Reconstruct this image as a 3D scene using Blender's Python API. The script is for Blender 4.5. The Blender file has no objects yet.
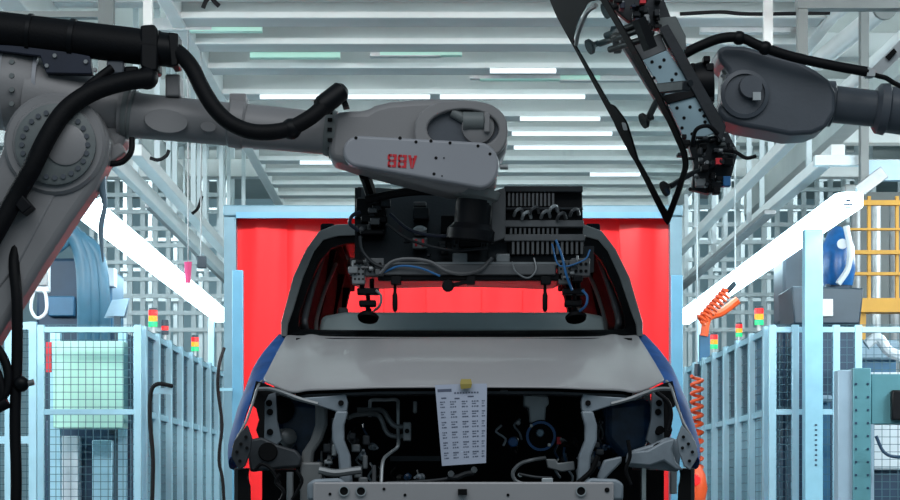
import bpy, math, random
from mathutils import Vector, Matrix
random.seed(7)
SC = bpy.context.scene
COL = SC.collection
F = 2200.0                      # focal length in pixels of the 900 px wide frame
VX, VY, CAMZ = 440.0, 492.0, 1.0

# ------------------------------------------------------------------ camera, world, light, exposure
cd = bpy.data.cameras.new('camera'); cam = bpy.data.objects.new('camera', cd); COL.objects.link(cam)
cam.location = (0, 0, CAMZ); cam.rotation_euler = (math.pi/2, 0, 0)
cd.sensor_width = 36; cd.lens = 36*F/900; cd.shift_x = (450-VX)/900; cd.shift_y = (VY-250)/900
cd.clip_end = 200
SC.camera = cam
W = bpy.data.worlds.new('world'); SC.world = W; W.use_nodes = True
bg = W.node_tree.nodes['Background']; bg.inputs[0].default_value = (.50, .68, .80, 1); bg.inputs[1].default_value = .27
SC.view_settings.view_transform = 'Standard'; SC.view_settings.look = 'None'
SC.view_settings.exposure = 0.0; SC.view_settings.gamma = 1; SC.view_settings.use_curve_mapping = False
SC.cycles.max_bounces = 6; SC.cycles.use_denoising = True

def area(name, loc, size, power, color=(1, 1, 1), rot=(0, 0, 0), spread=180):
    l = bpy.data.lights.new(name, 'AREA'); l.shape = 'RECTANGLE'; l.size, l.size_y = size
    l.energy = power; l.color = color; l.spread = math.radians(spread)
    o = bpy.data.objects.new(name, l); COL.objects.link(o); o.location = loc; o.rotation_euler = rot
    return o
CY = (.86, .965, 1.0)
for yy in (17.6, 20.36, 23.4, 26.4, 29.6, 33):      # added fill lights hidden on the cross beams, brightening the ceiling
    area('up_fill', (0.5, yy, 5.6), (4.8, .3), 80+(yy-17.6)*15, CY, (math.pi, 0, 0))
for sx in (-1, 1):
    area('side_fill', (sx*8.2, 22, 4.8), (1.6, 16), 900, CY, (0, sx*math.radians(62), 0))  # added fill beyond both frame edges, brightens the hall sides
    area('fence_fill', (sx*5.4, 13.2, 4.2), (2.4, .8), 330, CY, (math.radians(52), 0, 0))  # added out-of-frame fill aimed at the fence fronts
area('back_wall_fill', (-5, 37, 6.4), (5, 1), 260, CY, (math.radians(38), 0, 0))  # added fill pair that brightens the back wall
area('back_wall_fill', (5, 37, 6.4), (5, 1), 150, CY, (math.radians(38), 0, 0))
area('cell_fill', (0.1, 11.6, 4.5), (3.6, .5), 215, (1, .95, .92), (math.radians(56), 0, 0), 130)  # added fill above the frame, lights the front of the curtain
area('cell_fill', (0.1, 6.0, 5.2), (7, 3), 150, (.94, .97, 1), (math.radians(22), 0, 0))  # added overhead front fill for car and robots, no fixture there

# ------------------------------------------------------------------ helpers
def P(x, y, d): return Vector(((x-VX)*d/F, d, CAMZ+(VY-y)*d/F))
def px(n, d): return n*d/F
def lin(c):
    return tuple(((v/255)/12.92 if v/255 <= .04045 else ((v/255+.055)/1.055)**2.4) for v in c)

MATS = {}
def mat(name, rgb, rough=.5, metal=0, var=.12, scale=6, bump=0, bscale=60, coat=0, emit=0, alpha=1, trans=0):
    m = bpy.data.materials.new(name); m.use_nodes = True; MATS[name] = m
    nt = m.node_tree; b = nt.nodes['Principled BSDF']
    c = lin(rgb)
    tc = nt.nodes.new('ShaderNodeTexCoord'); n = nt.nodes.new('ShaderNodeTexNoise')
    n.inputs['Scale'].default_value = scale; n.inputs['Detail'].default_value = 5
    nt.links.new(tc.outputs['Object'], n.inputs['Vector'])
    r = nt.nodes.new('ShaderNodeValToRGB'); r.color_ramp.elements[0].position = .3; r.color_ramp.elements[1].position = .7
    r.color_ramp.elements[0].color = tuple(v*(1-var) for v in c)+(1,)
    r.color_ramp.elements[1].color = tuple(min(1, v*(1+var)) for v in c)+(1,)
    nt.links.new(n.outputs['Fac'], r.inputs['Fac']); nt.links.new(r.outputs['Color'], b.inputs['Base Color'])
    b.inputs['Roughness'].default_value = rough; b.inputs['Metallic'].default_value = metal
    b.inputs['Coat Weight'].default_value = coat; b.inputs['Coat Roughness'].default_value = .08
    if bump:
        n2 = nt.nodes.new('ShaderNodeTexNoise'); n2.inputs['Scale'].default_value = bscale
        nt.links.new(tc.outputs['Object'], n2.inputs['Vector'])
        bp = nt.nodes.new('ShaderNodeBump'); bp.inputs['Strength'].default_value = bump; bp.inputs['Distance'].default_value = .01
        nt.links.new(n2.outputs['Fac'], bp.inputs['Height']); nt.links.new(bp.outputs['Normal'], b.inputs['Normal'])
    if name in ('blue_film', 'rubber', 'interior', 'bay_black', 'seal_black', 'black_plastic'): b.inputs['Specular IOR Level'].default_value = .04 if name in ('seal_black', 'interior') else .2
    if emit:
        nt.links.new(r.outputs['Color'], b.inputs['Emission Color']); b.inputs['Emission Strength'].default_value = emit
    b.inputs['Alpha'].default_value = alpha; b.inputs['Transmission Weight'].default_value = trans
    return m

mat('robot_grey', (134, 133, 134), .42, 0, .06, 4, .05, 90)
mat('robot_cover', (152, 154, 160), .38, 0, .04, 4)
mat('robot_dark', (78, 84, 92), .45, 0, .10, 5, .05)
mat('robot_ring', (108, 114, 114), .5, 0, .12, 9)
mat('red_print', (205, 30, 44), .5, 0, .02)
mat('rubber', (7, 8, 12), .6, 0, .3, 20, .15, 120)
mat('black_plastic', (9, 11, 15), .45, 0, .3, 14)
mat('navy_plate', (28, 36, 54), .45, .2, .15, 8)
mat('plate_dark', (30, 35, 40), .5, .3, .25, 9, .08)
mat('fin_grey', (96, 98, 100), .45, .4, .12, 12)
mat('steel_mid', (132, 136, 138), .4, .3, .12, 14)
mat('steel_pale', (176, 182, 184), .35, .35, .1, 14)
mat('plate_blue', (150, 176, 186), .4, .2, .06, 6)
mat('car_paint', (168, 166, 167), .42, .0, .05, 3, .03, 6, coat=.2)
mat('car_primer', (124, 126, 126), .45, .15, .10, 7, .05)
mat('car_steel', (140, 150, 158), .45, .1, .12, 12, .06)
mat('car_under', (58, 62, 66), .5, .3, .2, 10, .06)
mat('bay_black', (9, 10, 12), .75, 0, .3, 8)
mat('lamp_blue', (34, 62, 92), .3, .0, .4, 18)
mat('hub_blue', (18, 88, 150), .3, 0, .2, 20)
mat('seal_black', (4, 5, 7), .5, 0, .2)
mat('interior', (15, 20, 26), .8, .1, .3, 5)
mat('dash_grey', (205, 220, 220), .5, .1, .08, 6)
mat('blue_film', (6, 78, 150), .62, 0, .35, 7, .3, 9)
mat('paper', (176, 184, 202), .7, 0, .03, 5)
mat('ink', (84, 92, 112), .7, 0, .05)
mat('tape_yellow', (160, 144, 72), .5, 0, .1)
mat('alu', (158, 200, 216), .35, .35, .06, 6)
mat('pillar_grey', (92, 97, 98), .4, .1, .1, 9)
mat('frame_blue', (96, 132, 148), .45, .2, .08, 6)
mat('post_blue', (84, 142, 172), .45, .1, .08, 6)
mat('alu_blue', (134, 186, 206), .4, .2, .08, 6)
mat('wire', (60, 96, 108), .5, .3, .1)
mat('teal_steel', (72, 122, 132), .45, .2, .10, 5, .05)
mat('teal_pale', (128, 152, 168), .45, .2, .08, 5)
mat('beam_grey', (178, 182, 182), .5, 0, .06, 3)
mat('beam_lip', (196, 202, 202), .4, 0, .04, 3)
mat('ceiling_mat', (164, 172, 170), .7, 0, .08, 1)
mat('wall_mat', (140, 168, 178), .7, 0, .08, .6)
mat('floor_mat', (100, 112, 116), .35, 0, .10, 2)
mat('lattice', (176, 190, 194), .5, .1, .05, 3)
mat('frame_brown', (92, 98, 98), .5, .2, .1, 5)
mat('machine_blue', (42, 96, 130), .4, .1, .15, 3)
mat('machine_navy', (22, 52, 76), .45, .1, .2, 3)
mat('hose_blue', (62, 104, 126), .4, 0, .1, 5)
mat('panel_green', (176, 222, 206), .3, 0, .04, 3)
mat('white_case', (206, 216, 222), .4, 0, .04, 5)
mat('dark_case', (46, 62, 74), .4, .1, .12, 5)
mat('yellow_steel', (206, 152, 52), .45, 0, .08, 4)
mat('orange_plastic', (240, 92, 40), .4, 0, .1, 8)
mat('lens_red', (236, 40, 40), .25, 0, .05, emit=.7)
mat('lens_amber', (240, 150, 30), .25, 0, .05, emit=.8)
mat('lens_green', (40, 200, 120), .25, 0, .05, emit=.8)
mat('pink_tag', (206, 60, 120), .5, 0, .1)
mat('strip_light', (214, 244, 255), .4, 0, 0, emit=7)
mat('tube_light', (240, 250, 255), .4, 0, 0, emit=.9)
mat('cable_blue', (40, 110, 170), .5, 0, .1)
mat('glass_lens', (60, 90, 110), .08, 0, .1)

def red_curtain():
    m = bpy.data.materials.new('red_vinyl'); m.use_nodes = True; MATS['red_vinyl'] = m
    nt = m.node_tree; b = nt.nodes['Principled BSDF']; out = nt.nodes['Material Output']
    b.inputs['Roughness'].default_value = .22
    n = nt.nodes.new('ShaderNodeTexNoise'); n.inputs['Scale'].default_value = 1.5
    tc = nt.nodes.new('ShaderNodeTexCoord'); nt.links.new(tc.outputs['Object'], n.inputs['Vector'])
    r = nt.nodes.new('ShaderNodeValToRGB')
    r.color_ramp.elements[0].color = lin((250, 52, 60))+(1,); r.color_ramp.elements[1].color = lin((254, 66, 70))+(1,)
    nt.links.new(n.outputs['Fac'], r.inputs['Fac']); nt.links.new(r.outputs['Color'], b.inputs['Base Color'])
    t = nt.nodes.new('ShaderNodeBsdfTranslucent'); nt.links.new(r.outputs['Color'], t.inputs['Color'])
    mx = nt.nodes.new('ShaderNodeMixShader'); mx.inputs[0].default_value = .38
    nt.links.new(b.outputs[0], mx.inputs[1]); nt.links.new(t.outputs[0], mx.inputs[2]); nt.links.new(mx.outputs[0], out.inputs[0])
red_curtain()
def glass():
    m = bpy.data.materials.new('windscreen_glass'); m.use_nodes = True; MATS['windscreen_glass'] = m
    nt = m.node_tree; nt.nodes.clear()
    out = nt.nodes.new('ShaderNodeOutputMaterial'); g = nt.nodes.new('ShaderNodeBsdfGlossy'); t = nt.nodes.new('ShaderNodeBsdfTransparent')
    t.inputs[0].default_value = (.94, .975, .975, 1); g.inputs['Roughness'].default_value = .03
    mx = nt.nodes.new('ShaderNodeMixShader')
    mx.inputs[0].default_value = .07; nt.links.new(t.outputs[0], mx.inputs[1]); nt.links.new(g.outputs[0], mx.inputs[2])
    nt.links.new(mx.outputs[0], out.inputs[0])
glass()

def frame_of(axis):
    a = Vector(axis).normalized(); up = Vector((0, 0, 1)) if abs(a.z) < .9 else Vector((0, 1, 0))
    u = a.cross(up).normalized(); return a, u, a.cross(u).normalized()

class MB:
    """collects shapes given in world space; build() links them as ONE mesh object"""
    def __init__(s): s.v = []; s.f = []
    def add(s, vs, fs):
        k = len(s.v); s.v += [Vector(v) for v in vs]; s.f += [tuple(i+k for i in f) for f in fs]; return s
    def box(s, c, sz, R=None):
        x, y, z = sz[0]/2, sz[1]/2, sz[2]/2; c = Vector(c)
        vs = [Vector((a*x, b*y, e*z)) for a in (-1, 1) for b in (-1, 1) for e in (-1, 1)]
        if R is not None: vs = [R @ v for v in vs]
        return s.add([c+v for v in vs], [(0, 1, 3, 2), (4, 6, 7, 5), (0, 4, 5, 1), (2, 3, 7, 6), (0, 2, 6, 4), (1, 5, 7, 3)])
    def pbox(s, x0, y0, x1, y1, d0, d1):
        """box whose front face covers the given rectangle at distance d0 and that goes back to d1"""
        a = P(x0, y0, d0); b = P(x1, y1, d0)
        return s.box(((a.x+b.x)/2, (d0+d1)/2, (a.z+b.z)/2), (abs(b.x-a.x), abs(d1-d0), abs(a.z-b.z)))
    def bar(s, p, q, w, h, up=(0, 0, 1)):
        p = Vector(p); q = Vector(q); a = (q-p).normalized(); up = Vector(up)
        if abs(a.dot(up)) > .95: up = Vector((0, 1, 0))
        u = a.cross(up).normalized()*w/2; n = a.cross(u).normalized()*h/2
        vs = [p-u-n, p+u-n, p+u+n, p-u+n, q-u-n, q+u-n, q+u+n, q-u+n]
        return s.add(vs, [(0, 3, 2, 1), (4, 5, 6, 7), (0, 1, 5, 4), (1, 2, 6, 5), (2, 3, 7, 6), (3, 0, 4, 7)])
    def lathe(s, p, axis, prof, seg=20):
        """prof = [(distance along axis, radius), ...]"""
        a, u, n = frame_of(axis); p = Vector(p); k0 = len(s.v); rings = len(prof)
        vs = []
        for t, r in prof:
            for i in range(seg):
                th = 2*math.pi*i/seg
                vs.append(p+a*t+(u*math.cos(th)+n*math.sin(th))*r)
        fs = []
        for j in range(rings-1):
            for i in range(seg):
                i2 = (i+1) % seg
                fs.append((j*seg+i, j*seg+i2, (j+1)*seg+i2, (j+1)*seg+i))
        fs.append(tuple(range(seg-1, -1, -1))); fs.append(tuple((rings-1)*seg+i for i in range(seg)))
        return s.add(vs, fs)
    def cyl(s, p, q, r, r2=None, seg=16):
        p = Vector(p); q = Vector(q); L = (q-p).length
        return s.lathe(p, q-p, [(0, r), (L, r if r2 is None else r2)], seg)
    def ball(s, c, r, seg=14, sq=1):
        pr = [(-r*math.cos(math.pi*j/8)*sq, max(1e-4, r*math.sin(math.pi*j/8))) for j in range(9)]
        return s.lathe(c, (0, 0, 1), pr, seg)
    def tube(s, pts, r, seg=10, smooth=5):
        pts = [Vector(p) for p in pts]
        rr = r if isinstance(r, (list, tuple)) else [r]*len(pts)
        if smooth > 1 and len(pts) > 2:
            o = []; ro = []
            e = [2*pts[0]-pts[1]]+pts+[2*pts[-1]-pts[-2]]
            for i in range(1, len(e)-2):
                for j in range(smooth):
                    t = j/smooth; a, b, c, d = e[i-1], e[i], e[i+1], e[i+2]
                    o.append(.5*((2*b)+(c-a)*t+(2*a-5*b+4*c-d)*t*t+(3*b-a-3*c+d)*t**3))
                    ro.append(rr[i-1]*(1-t)+rr[i]*t)
            o.append(pts[-1]); ro.append(rr[-1]); pts = o; rr = ro
        n = None; vs = []; m = len(pts)
        for i, p in enumerate(pts):
            t = (pts[min(i+1, m-1)]-pts[max(i-1, 0)]).normalized()
            if n is None: _, n, _ = frame_of(t)
            n = (n-t*n.dot(t)).normalized(); b = t.cross(n)
            for k in range(seg):
                th = 2*math.pi*k/seg; vs.append(p+(n*math.cos(th)+b*math.sin(th))*rr[i])
        fs = [(j*seg+i, j*seg+(i+1) % seg, (j+1)*seg+(i+1) % seg, (j+1)*seg+i) for j in range(m-1) for i in range(seg)]
        fs.append(tuple(range(seg-1, -1, -1))); fs.append(tuple((m-1)*seg+i for i in range(seg)))
        return s.add(vs, fs)
    def prism(s, poly, off):
        poly = [Vector(p) for p in poly]; off = Vector(off); n = len(poly)
        fs = [tuple(range(n)), tuple(range(2*n-1, n-1, -1))]
        fs += [(i, n+i, n+(i+1) % n, (i+1) % n) for i in range(n)]
        return s.add(poly+[p+off for p in poly], fs)
    def pprism(s, xy, d0, d1):
        """outline given at distance d0, straight extrusion back to d1"""
        return s.prism([P(x, y, d0) for x, y in xy], (0, d1-d0, 0))
    def ring(s, outer, inner, off):
        """flat frame between two outlines with the same number of points, given thickness"""
        n = len(outer); off = Vector(off)
        vs = [Vector(p) for p in outer]+[Vector(p) for p in inner]
        vs += [p+off for p in vs]
        fs = []
        for i in range(n):
            j = (i+1) % n
            fs += [(i, j, n+j, n+i), (2*n+i, 3*n+i, 3*n+j, 2*n+j), (i, 2*n+i, 2*n+j, j), (n+i, n+j, 3*n+j, 3*n+i)]
        return s.add(vs, fs)
    def grid(s, rows, off=None):
        """surface through rows of points, with a thickness if off is given"""
        R = len(rows); C_ = len(rows[0]); vs = [Vector(p) for r in rows for p in r]
        fs = [(r*C_+c, r*C_+c+1, (r+1)*C_+c+1, (r+1)*C_+c) for r in range(R-1) for c in range(C_-1)]
        if off is not None:
            off = Vector(off); n = len(vs); vs += [v+off for v in vs]
            fs += [tuple(n+i for i in reversed(f)) for f in fs]
            edge = [c for c in range(C_)]+[r*C_+C_-1 for r in range(1, R)]+[(R-1)*C_+c for c in range(C_-2, -1, -1)]+[r*C_ for r in range(R-2, 0, -1)]
            m = len(edge)
            fs += [(edge[(i+1) % m], edge[i], n+edge[i], n+edge[(i+1) % m]) for i in range(m)]
        return s.add(vs, fs)
    def build(s, name, m, parent=None, bevel=0, seg=2, ang=35, kind=None, label=None, sub=0, normals=True):
        if parent is None:
            xs = [v.x for v in s.v]; ys = [v.y for v in s.v]; zs = [v.z for v in s.v]
            org = Vector(((min(xs)+max(xs))/2, (min(ys)+max(ys))/2, min(zs)))
        else: org = Vector(parent['org'])
        me = bpy.data.meshes.new(name); me.from_pydata([v-org for v in s.v], [], s.f)
        if normals:
            import bmesh
            b = bmesh.new(); b.from_mesh(me); bmesh.ops.recalc_face_normals(b, faces=b.faces); b.to_mesh(me); b.free()
        me.polygons.foreach_set('use_smooth', [True]*len(me.polygons))
        me.set_sharp_from_angle(angle=math.radians(ang))
        me.materials.append(MATS[m])
        o = bpy.data.objects.new(name, me); COL.objects.link(o); o['org'] = tuple(org)
        if parent is None: o.location = org
        else: o.parent = parent
        if bevel:
            md = o.modifiers.new('bevel', 'BEVEL'); md.width = bevel; md.segments = seg; md.limit_method = 'ANGLE'; md.angle_limit = math.radians(32)
            md.harden_normals = False
        if sub:
            md = o.modifiers.new('sub', 'SUBSURF'); md.levels = sub; md.render_levels = sub
        if kind: o['kind'] = kind
        if label: o['label'] = label
        return o

def thing(name, label, cat, loc, group=None):
    o = bpy.data.objects.new(name, None); COL.objects.link(o); o.location = loc; o.empty_display_size = .1
    o['org'] = tuple(loc); o['label'] = label; o['category'] = cat
    if group: o['group'] = group
    return o
def tag(o, label, cat, group=None, kind=None):
    o['label'] = label; o['category'] = cat
    if group: o['group'] = group
    if kind: o['kind'] = kind
    return o
def copy_tree(o, parent=None, loc=None):
    c = o.copy(); COL.objects.link(c)
    if parent is not None: c.parent = parent
    if loc is not None: c.location = loc
    for ch in list(o.children): copy_tree(ch, c)
    return c
def dup_part(o, delta, parent):
    """a copy of a part sharing its mesh, moved by delta"""
    c = o.copy(); COL.objects.link(c); c.parent = parent; c.location = Vector(o.location)+Vector(delta); return c

# ------------------------------------------------------------------ the setting
def struct(name, mb, m, **k):
    o = mb.build(name, m, **k); o['kind'] = 'structure'; return o
struct('floor', MB().box((0, 21, -.05), (24, 46, .1)), 'floor_mat')
ceil = struct('ceiling', MB().box((0, 29, 6.9), (24, 30, .1)), 'ceiling_mat')
struct('wall_back', MB().box((0, 44, 3.4), (24, .2, 6.9)), 'wall_mat')
struct('wall_left', MB().box((-12, 29, 3.4), (.2, 30, 6.9)), 'wall_mat')
struct('wall_right', MB().box((12, 29, 3.4), (.2, 30, 6.9)), 'wall_mat')
# cross beams under the ceiling, seen from below
BX0, BX1 = -2.18, 3.25
BD = [8800/t for t in (500, 474, 448, 424, 398, 376, 361, 347, 332, 320, 308, 297, 287)]
fb = MB().box((.53, BD[0]+.18, 5.2), (BX1-BX0, .36, .40)).build('cross_beam', 'beam_grey', ceil, bevel=.012)
fl = MB().box((.53, BD[0]-.03, 5.015), (BX1-BX0, .06, .05)).build('beam_lip', 'beam_lip', fb)
for d in BD[1:]:
    c = dup_part(fb, (0, d-BD[0], 0), ceil); l = dup_part(fl, (0, 0, 0), c)
for x in (BX0-.06, BX1+.06):
    MB().box((x, 23.5, 5.16), (.12, 15.5, .34)).build('edge_beam', 'beam_lip', ceil, bevel=.01)
for x in (-3.6, 4.6):
    MB().box((x, 24, 5.25), (.22, 17, .34)).build('edge_beam', 'beam_grey', ceil, bevel=.01)
for d in (17.5, 20, 22.5, 25, 28, 31):
    MB().box((-5, d, 5.55), (5.4, .25, .25)).build('cross_beam', 'beam_lip', ceil, bevel=.01)
    MB().box((6.3, d, 5.55), (5.9, .25, .25)).build('cross_beam', 'beam_lip', ceil, bevel=.01)
# trays hanging under the beams
for i, (a, b) in enumerate(((150, 212), (380, 462), (470, 560), (190, 262), (370, 440), (480, 600), (700, 790), (250, 340), (560, 640))):
    k = 1+i % 3; d = BD[k]+.42
    A = P(a, 0, d); B = P(b, 0, d)
    MB().box(((A.x+B.x)/2, d+i*.004, 5.03-i*.003), (B.x-A.x, .10, .10)).build('beam_tray', 'panel_green' if i % 2 else 'steel_pale', ceil)
# fluorescent tubes in the beam gaps
def tube_lamp(a, b, k, label, dz=0):
    d = BD[k]-.09; A = P(a, 0, d).x; B = P(b, 0, d).x
    t = thing('ceiling_light', label, 'light', (A, d, 4.93+dz), 'fluorescent tubes under the ceiling beams')
    MB().box(((A+B)/2, d, 5.0+dz), (B-A+.1, .07, .04)).build('housing', 'beam_lip', t)
    MB().cyl((A, d, 4.955+dz), (B, d, 4.955+dz), .022).build('tube', 'tube_light', t)
tube_lamp(490, 556, 3, 'short warm fluorescent tube under the third ceiling beam, above the robot wrist')
tube_lamp(260, 430, 4, 'fluorescent tube under the ceiling beam just above the left robot forearm')
tube_lamp(440, 585, 4, 'fluorescent tube over the left robot wrist, left of the held windscreen')
tube_lamp(520, 600, 5, 'upper fluorescent tube between the robot wrist and the held windscreen')
tube_lamp(512, 612, 6, 'second fluorescent tube between the robot wrist and the held windscreen')
tube_lamp(514, 630, 7, 'third fluorescent tube down between robot wrist and held windscreen')
tube_lamp(300, 420, 8, 'fluorescent tube seen just below the left robot forearm')
tube_lamp(590, 640, 9, 'fluorescent tube low behind the lower end of the held windscreen')

# ------------------------------------------------------------------ far lattice racking
def lattice(x0, y0, x1, y1, d, nx, ny, label):
    A = P(x0, y0, d); B = P(x1, y1, d)
    t = thing('lattice_rack', label, 'rack', (A.x, d, 0))
    v = MB().box((A.x, d, A.z/2+B.z/2*0), (.07, .07, A.z)).build('upright', 'lattice', t)
    for i in range(1, nx): dup_part(v, ((B.x-A.x)*i/(nx-1), 0, 0), t)
    h = MB().box(((A.x+B.x)/2, d-.05, A.z), (B.x-A.x, .05, .06)).build('crossbar', 'lattice', t)
    for i in range(1, ny): dup_part(h, (0, 0, -(A.z-B.z)*i/(ny-1)), t)
lattice(92, 128, 232, 330, 33, 12, 13, 'tall pale grey lattice rack far behind the left light strip')
lattice(684, 120, 870, 330, 33, 15, 13, 'tall pale grey lattice rack far behind the right light strip')
lattice(100, 150, 226, 330, 39, 6, 7, 'second pale lattice rack near the back wall on the left')
lattice(690, 150, 900, 330, 39, 9, 7, 'second pale lattice rack near the back wall on the right')
# longitudinal conveyor rails converging to the distance
def rail(x, z, d0, d1, w, h, label, m='beam_lip', brackets=3):
    t = thing('overhead_rail', label, 'rail', (x, d0, z))
    MB().box((x, (d0+d1)/2, z), (w, d1-d0, h)).build('rail_beam', m, t, bevel=.008)
    for i in range(brackets):
        y = d0+(d1-d0)*(i+.5)/brackets
        MB().box((x, y, z+(6.85-z)/2), (.05, .05, 6.85-z)).build('hanger', 'lattice', t)
    return t
H = lambda y, d: CAMZ+(VY-y)*d/F
def X(x, d): return (x-VX)*d/F
rail_a = rail(X(135, 19), H(150, 19), 19, 31, .12, .10, 'upper pale overhead rail above the left light strip', brackets=4)
rail_b = rail(X(112, 19), H(158, 19), 19, 31, .08, .14, 'lower pale overhead rail with hangers above left light strip', brackets=4)
rail(X(150, 22), H(205, 22), 22, 31, .10, .06, 'thin rail lowest above the left light strip', 'steel_mid')
rail(X(797, 19), H(133, 19), 19, 31, .10, .10, 'pale overhead rail beside the held windscreen', brackets=4)
rail(X(838, 19), H(150, 19), 19, 31, .12, .10, 'pale overhead rail nearer the right light strip', brackets=4)
rail(X(770, 22), H(212, 22), 22, 31, .12, .05, 'pinkish grey rail lowest above the right light strip', 'steel_mid')

# ------------------------------------------------------------------ long light strips
def strip(xa, ya, label, d0=16.7, d1=28.4, sgn=1):
    x = X(xa, d0); z = H(ya, d0)
    t = thing('light_strip', label, 'light', (x, d0, z), 'long light strips over the fences')
    hw = .105; prof = []
    # rounded near end: outline in plan, extruded a little
    n = 10; pts = []
    for i in range(n+1):
        th = math.pi*i/n; pts.append((x-hw*math.cos(th), d0-hw*math.sin(th)))
    poly = [Vector((a, b, z)) for a, b in pts]+[Vector((x+hw, d1, z)), Vector((x-hw, d1, z))]
    MB().prism(poly, (0, 0, .10)).build('diffuser', 'strip_light', t)
    MB().box((x, (d0+d1)/2+.1, z+.115), (.14, d1-d0-.2, .03)).build('housing', 'alu_blue', t)
    MB().box((x, d0+.02, z+.135), (.08, .16, .06)).build('end_bracket', 'frame_brown', t, bevel=.01)
    return t
sl = strip(72, 203, 'long white light strip over the left fence, running back to the red curtain')
sr = strip(849, 207, 'long white light strip over the right fence, with a small dark mark on its end')
x = X(848, 16.58)
mk = MB()
mk.box((x, 16.575, H(205, 16.6)), (.07, .012, .012)); mk.box((x, 16.575, H(201, 16.6)), (.035, .012, .016)); mk.box((x+.0, 16.575, H(208, 16.6)), (.045, .012, .008))
mk.build('end_mark', 'machine_navy', sr)
def post(x0, x1, y0, d, m, label, name='support_post', holes=False, group=None):
    a = P(x0, y0, d); b = P(x1, y0, d); w = b.x-a.x
    t = thing(name, label, 'post', ((a.x+b.x)/2, d+w/2, 0), group)
    MB().box(((a.x+b.x)/2, d+w/2, a.z/2), (w, w, a.z)).build('column', m, t, bevel=.006)
    MB().box(((a.x+b.x)/2, d+w/2, .01), (w*2, w*2, .02)).build('base_plate', m, t)
    if holes:
        hb = MB()
        for i in range(9):
            p = P((x0+x1)/2+2, 425+i*5, d); hb.box((p.x, d-.001, p.z), (.018, .012, .012))
        hb.build('bolt_row', 'machine_navy', t, kind='stuff')
    return t
post(805, 823, 226, 18.1, 'alu_blue', 'light blue steel post under the near part of right light strip', holes=True)
post(697, 706, 314, 26.8, 'alu', 'pale post under the far end of right light strip')
post(208, 214, 318, 27.5, 'alu', 'pale post under the far end of left light strip')
# hanger for right strip end
t = thing('strip_hanger', 'grey hanging bracket holding the near end of the right light strip', 'bracket', P(866, 188, 16.9))
MB().pbox(861, -265, 869, 186, 16.9, 17.0).build('drop_bar', 'frame_brown', t)
MB().bar(P(858, 192, 16.9), P(884, 172, 16.9), .06, .10).build('arm', 'steel_mid', t, bevel=.005)
MB().pbox(815, 155, 864, 165, 17.0, 17.1).build('cross_arm', 'lattice', t)
MB().pbox(868, 160, 960, 180, 17.2, 17.3).build('side_arm', 'teal_pale', t)

# ------------------------------------------------------------------ near overhead frame, right
t = thing('portal_frame', 'dull grey portal frame hanging above the right robot', 'frame', P(803, 100, 15))
MB().pbox(798, -363, 808, 60, 15, 15.08).build('upright', 'frame_brown', t)
MB().pbox(798, -6, 960, 8, 14.98, 15.1).build('top_bar', 'frame_brown', t)
t = thing('drop_post', 'thin pale vertical post in front of the ceiling beams, upper right', 'post', P(769, 60, 15.5))
MB().pbox(764, -338, 773, 118, 15.5, 15.56).build('post_body', 'beam_grey', t)
t = thing('drop_post', 'pale vertical post in front of the ceiling beams, upper left', 'post', P(147, 60, 15.5))
MB().pbox(143, -338, 152, 78, 15.5, 15.56).build('post_body', 'beam_grey', t)
t = thing('portal_frame', 'brown grey hanging frame at the upper left above the robot dress pack', 'frame', P(104, 60, 16))
MB().pbox(98, -310, 113, 80, 16, 16.1).build('upright', 'frame_brown', t)
MB().pbox(-40, 11, 98, 17, 16, 16.1).build('top_bar', 'frame_brown', t)
for i, (a, b, w, lab) in enumerate(((( 884, 8), (818, 62), .16, 'wide pale slanting duct at upper right'), ((930, 12), (842, 92), .12, 'second pale slanting duct at upper right edge'),
                                   ((856, 0), (812, 34), .08, 'thin slanting pipe at upper right beside the portal frame'))):
    t = thing('slanting_duct', lab, 'duct', P(a[0], a[1], 17.5))
    p = P(a[0], a[1], 17.5); q = P(b[0], b[1], 19.5)
    MB().cyl(p, q, w/2).build('duct_tube', 'beam_lip', t)
    MB().cyl(p-(q-p)*.02, p, w/2*1.25).build('end_ring', 'frame_brown', t)
# hooks
for pts, lab in ((((203, 8), (207, 1), (212, -6)), 'a'),):
    t = thing('ceiling_clamp', 'small black clamp hanging from the ceiling beam at upper left', 'clamp', P(210, 0, 17))
    MB().tube([P(203, 8, 17), P(206, 1, 17), P(211, -5, 17)], .018).build('hook', 'rubber', t)
    MB().tube([P(219, 6, 17), P(214, 1, 17), P(210, -5, 17)], .018).build('hook', 'rubber', t)
tag(MB().tube([P(680, 14, 16), P(720, 12, 16), P(750, 14, 16), P(830, 13, 16)], .014).build('overhead_cable', 'rubber'), 'black cable slung across below the ceiling beams at the upper right', 'cable')

# ------------------------------------------------------------------ red strip curtain behind the car
DC = 15.6
t = thing('red_curtain', 'bright red vinyl strip curtain in a light blue frame behind the car', 'curtain', P(453, 700, DC))
n = 9; xa, xb = 236, 671
for i in range(n):
    a = P(xa+(xb-xa)*i/n-3, 216, DC); b = P(xa+(xb-xa)*(i+1)/n+3, 216, DC)
    rows = []
    for r in range(7):
        z = a.z*(1-r/6)+.15*(r/6)
        rows.append([Vector((a.x+(b.x-a.x)*c/10, DC+.03*(i % 2)+.012*math.sin(c*.9+i*1.7+r*.8)+.006*math.sin(r*2+i), z)) for c in range(11)])
    MB().grid(rows, (0, .004, 0)).build('strip', 'red_vinyl', t, ang=80)
MB().pbox(224, 206, 236, 690, DC-.1, DC+.05).build('post', 'frame_blue', t)
MB().pbox(670, 206, 682, 690, DC-.1, DC+.05).build('post', 'frame_blue', t)
MB().pbox(223, 205, 683, 216, DC-.12, DC+.02).build('top_rail', 'frame_blue', t, bevel=.01)
MB().pbox(236, 212, 670, 218, DC-.14, DC-.1).build('clamp_strip', 'post_blue', t)
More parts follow.
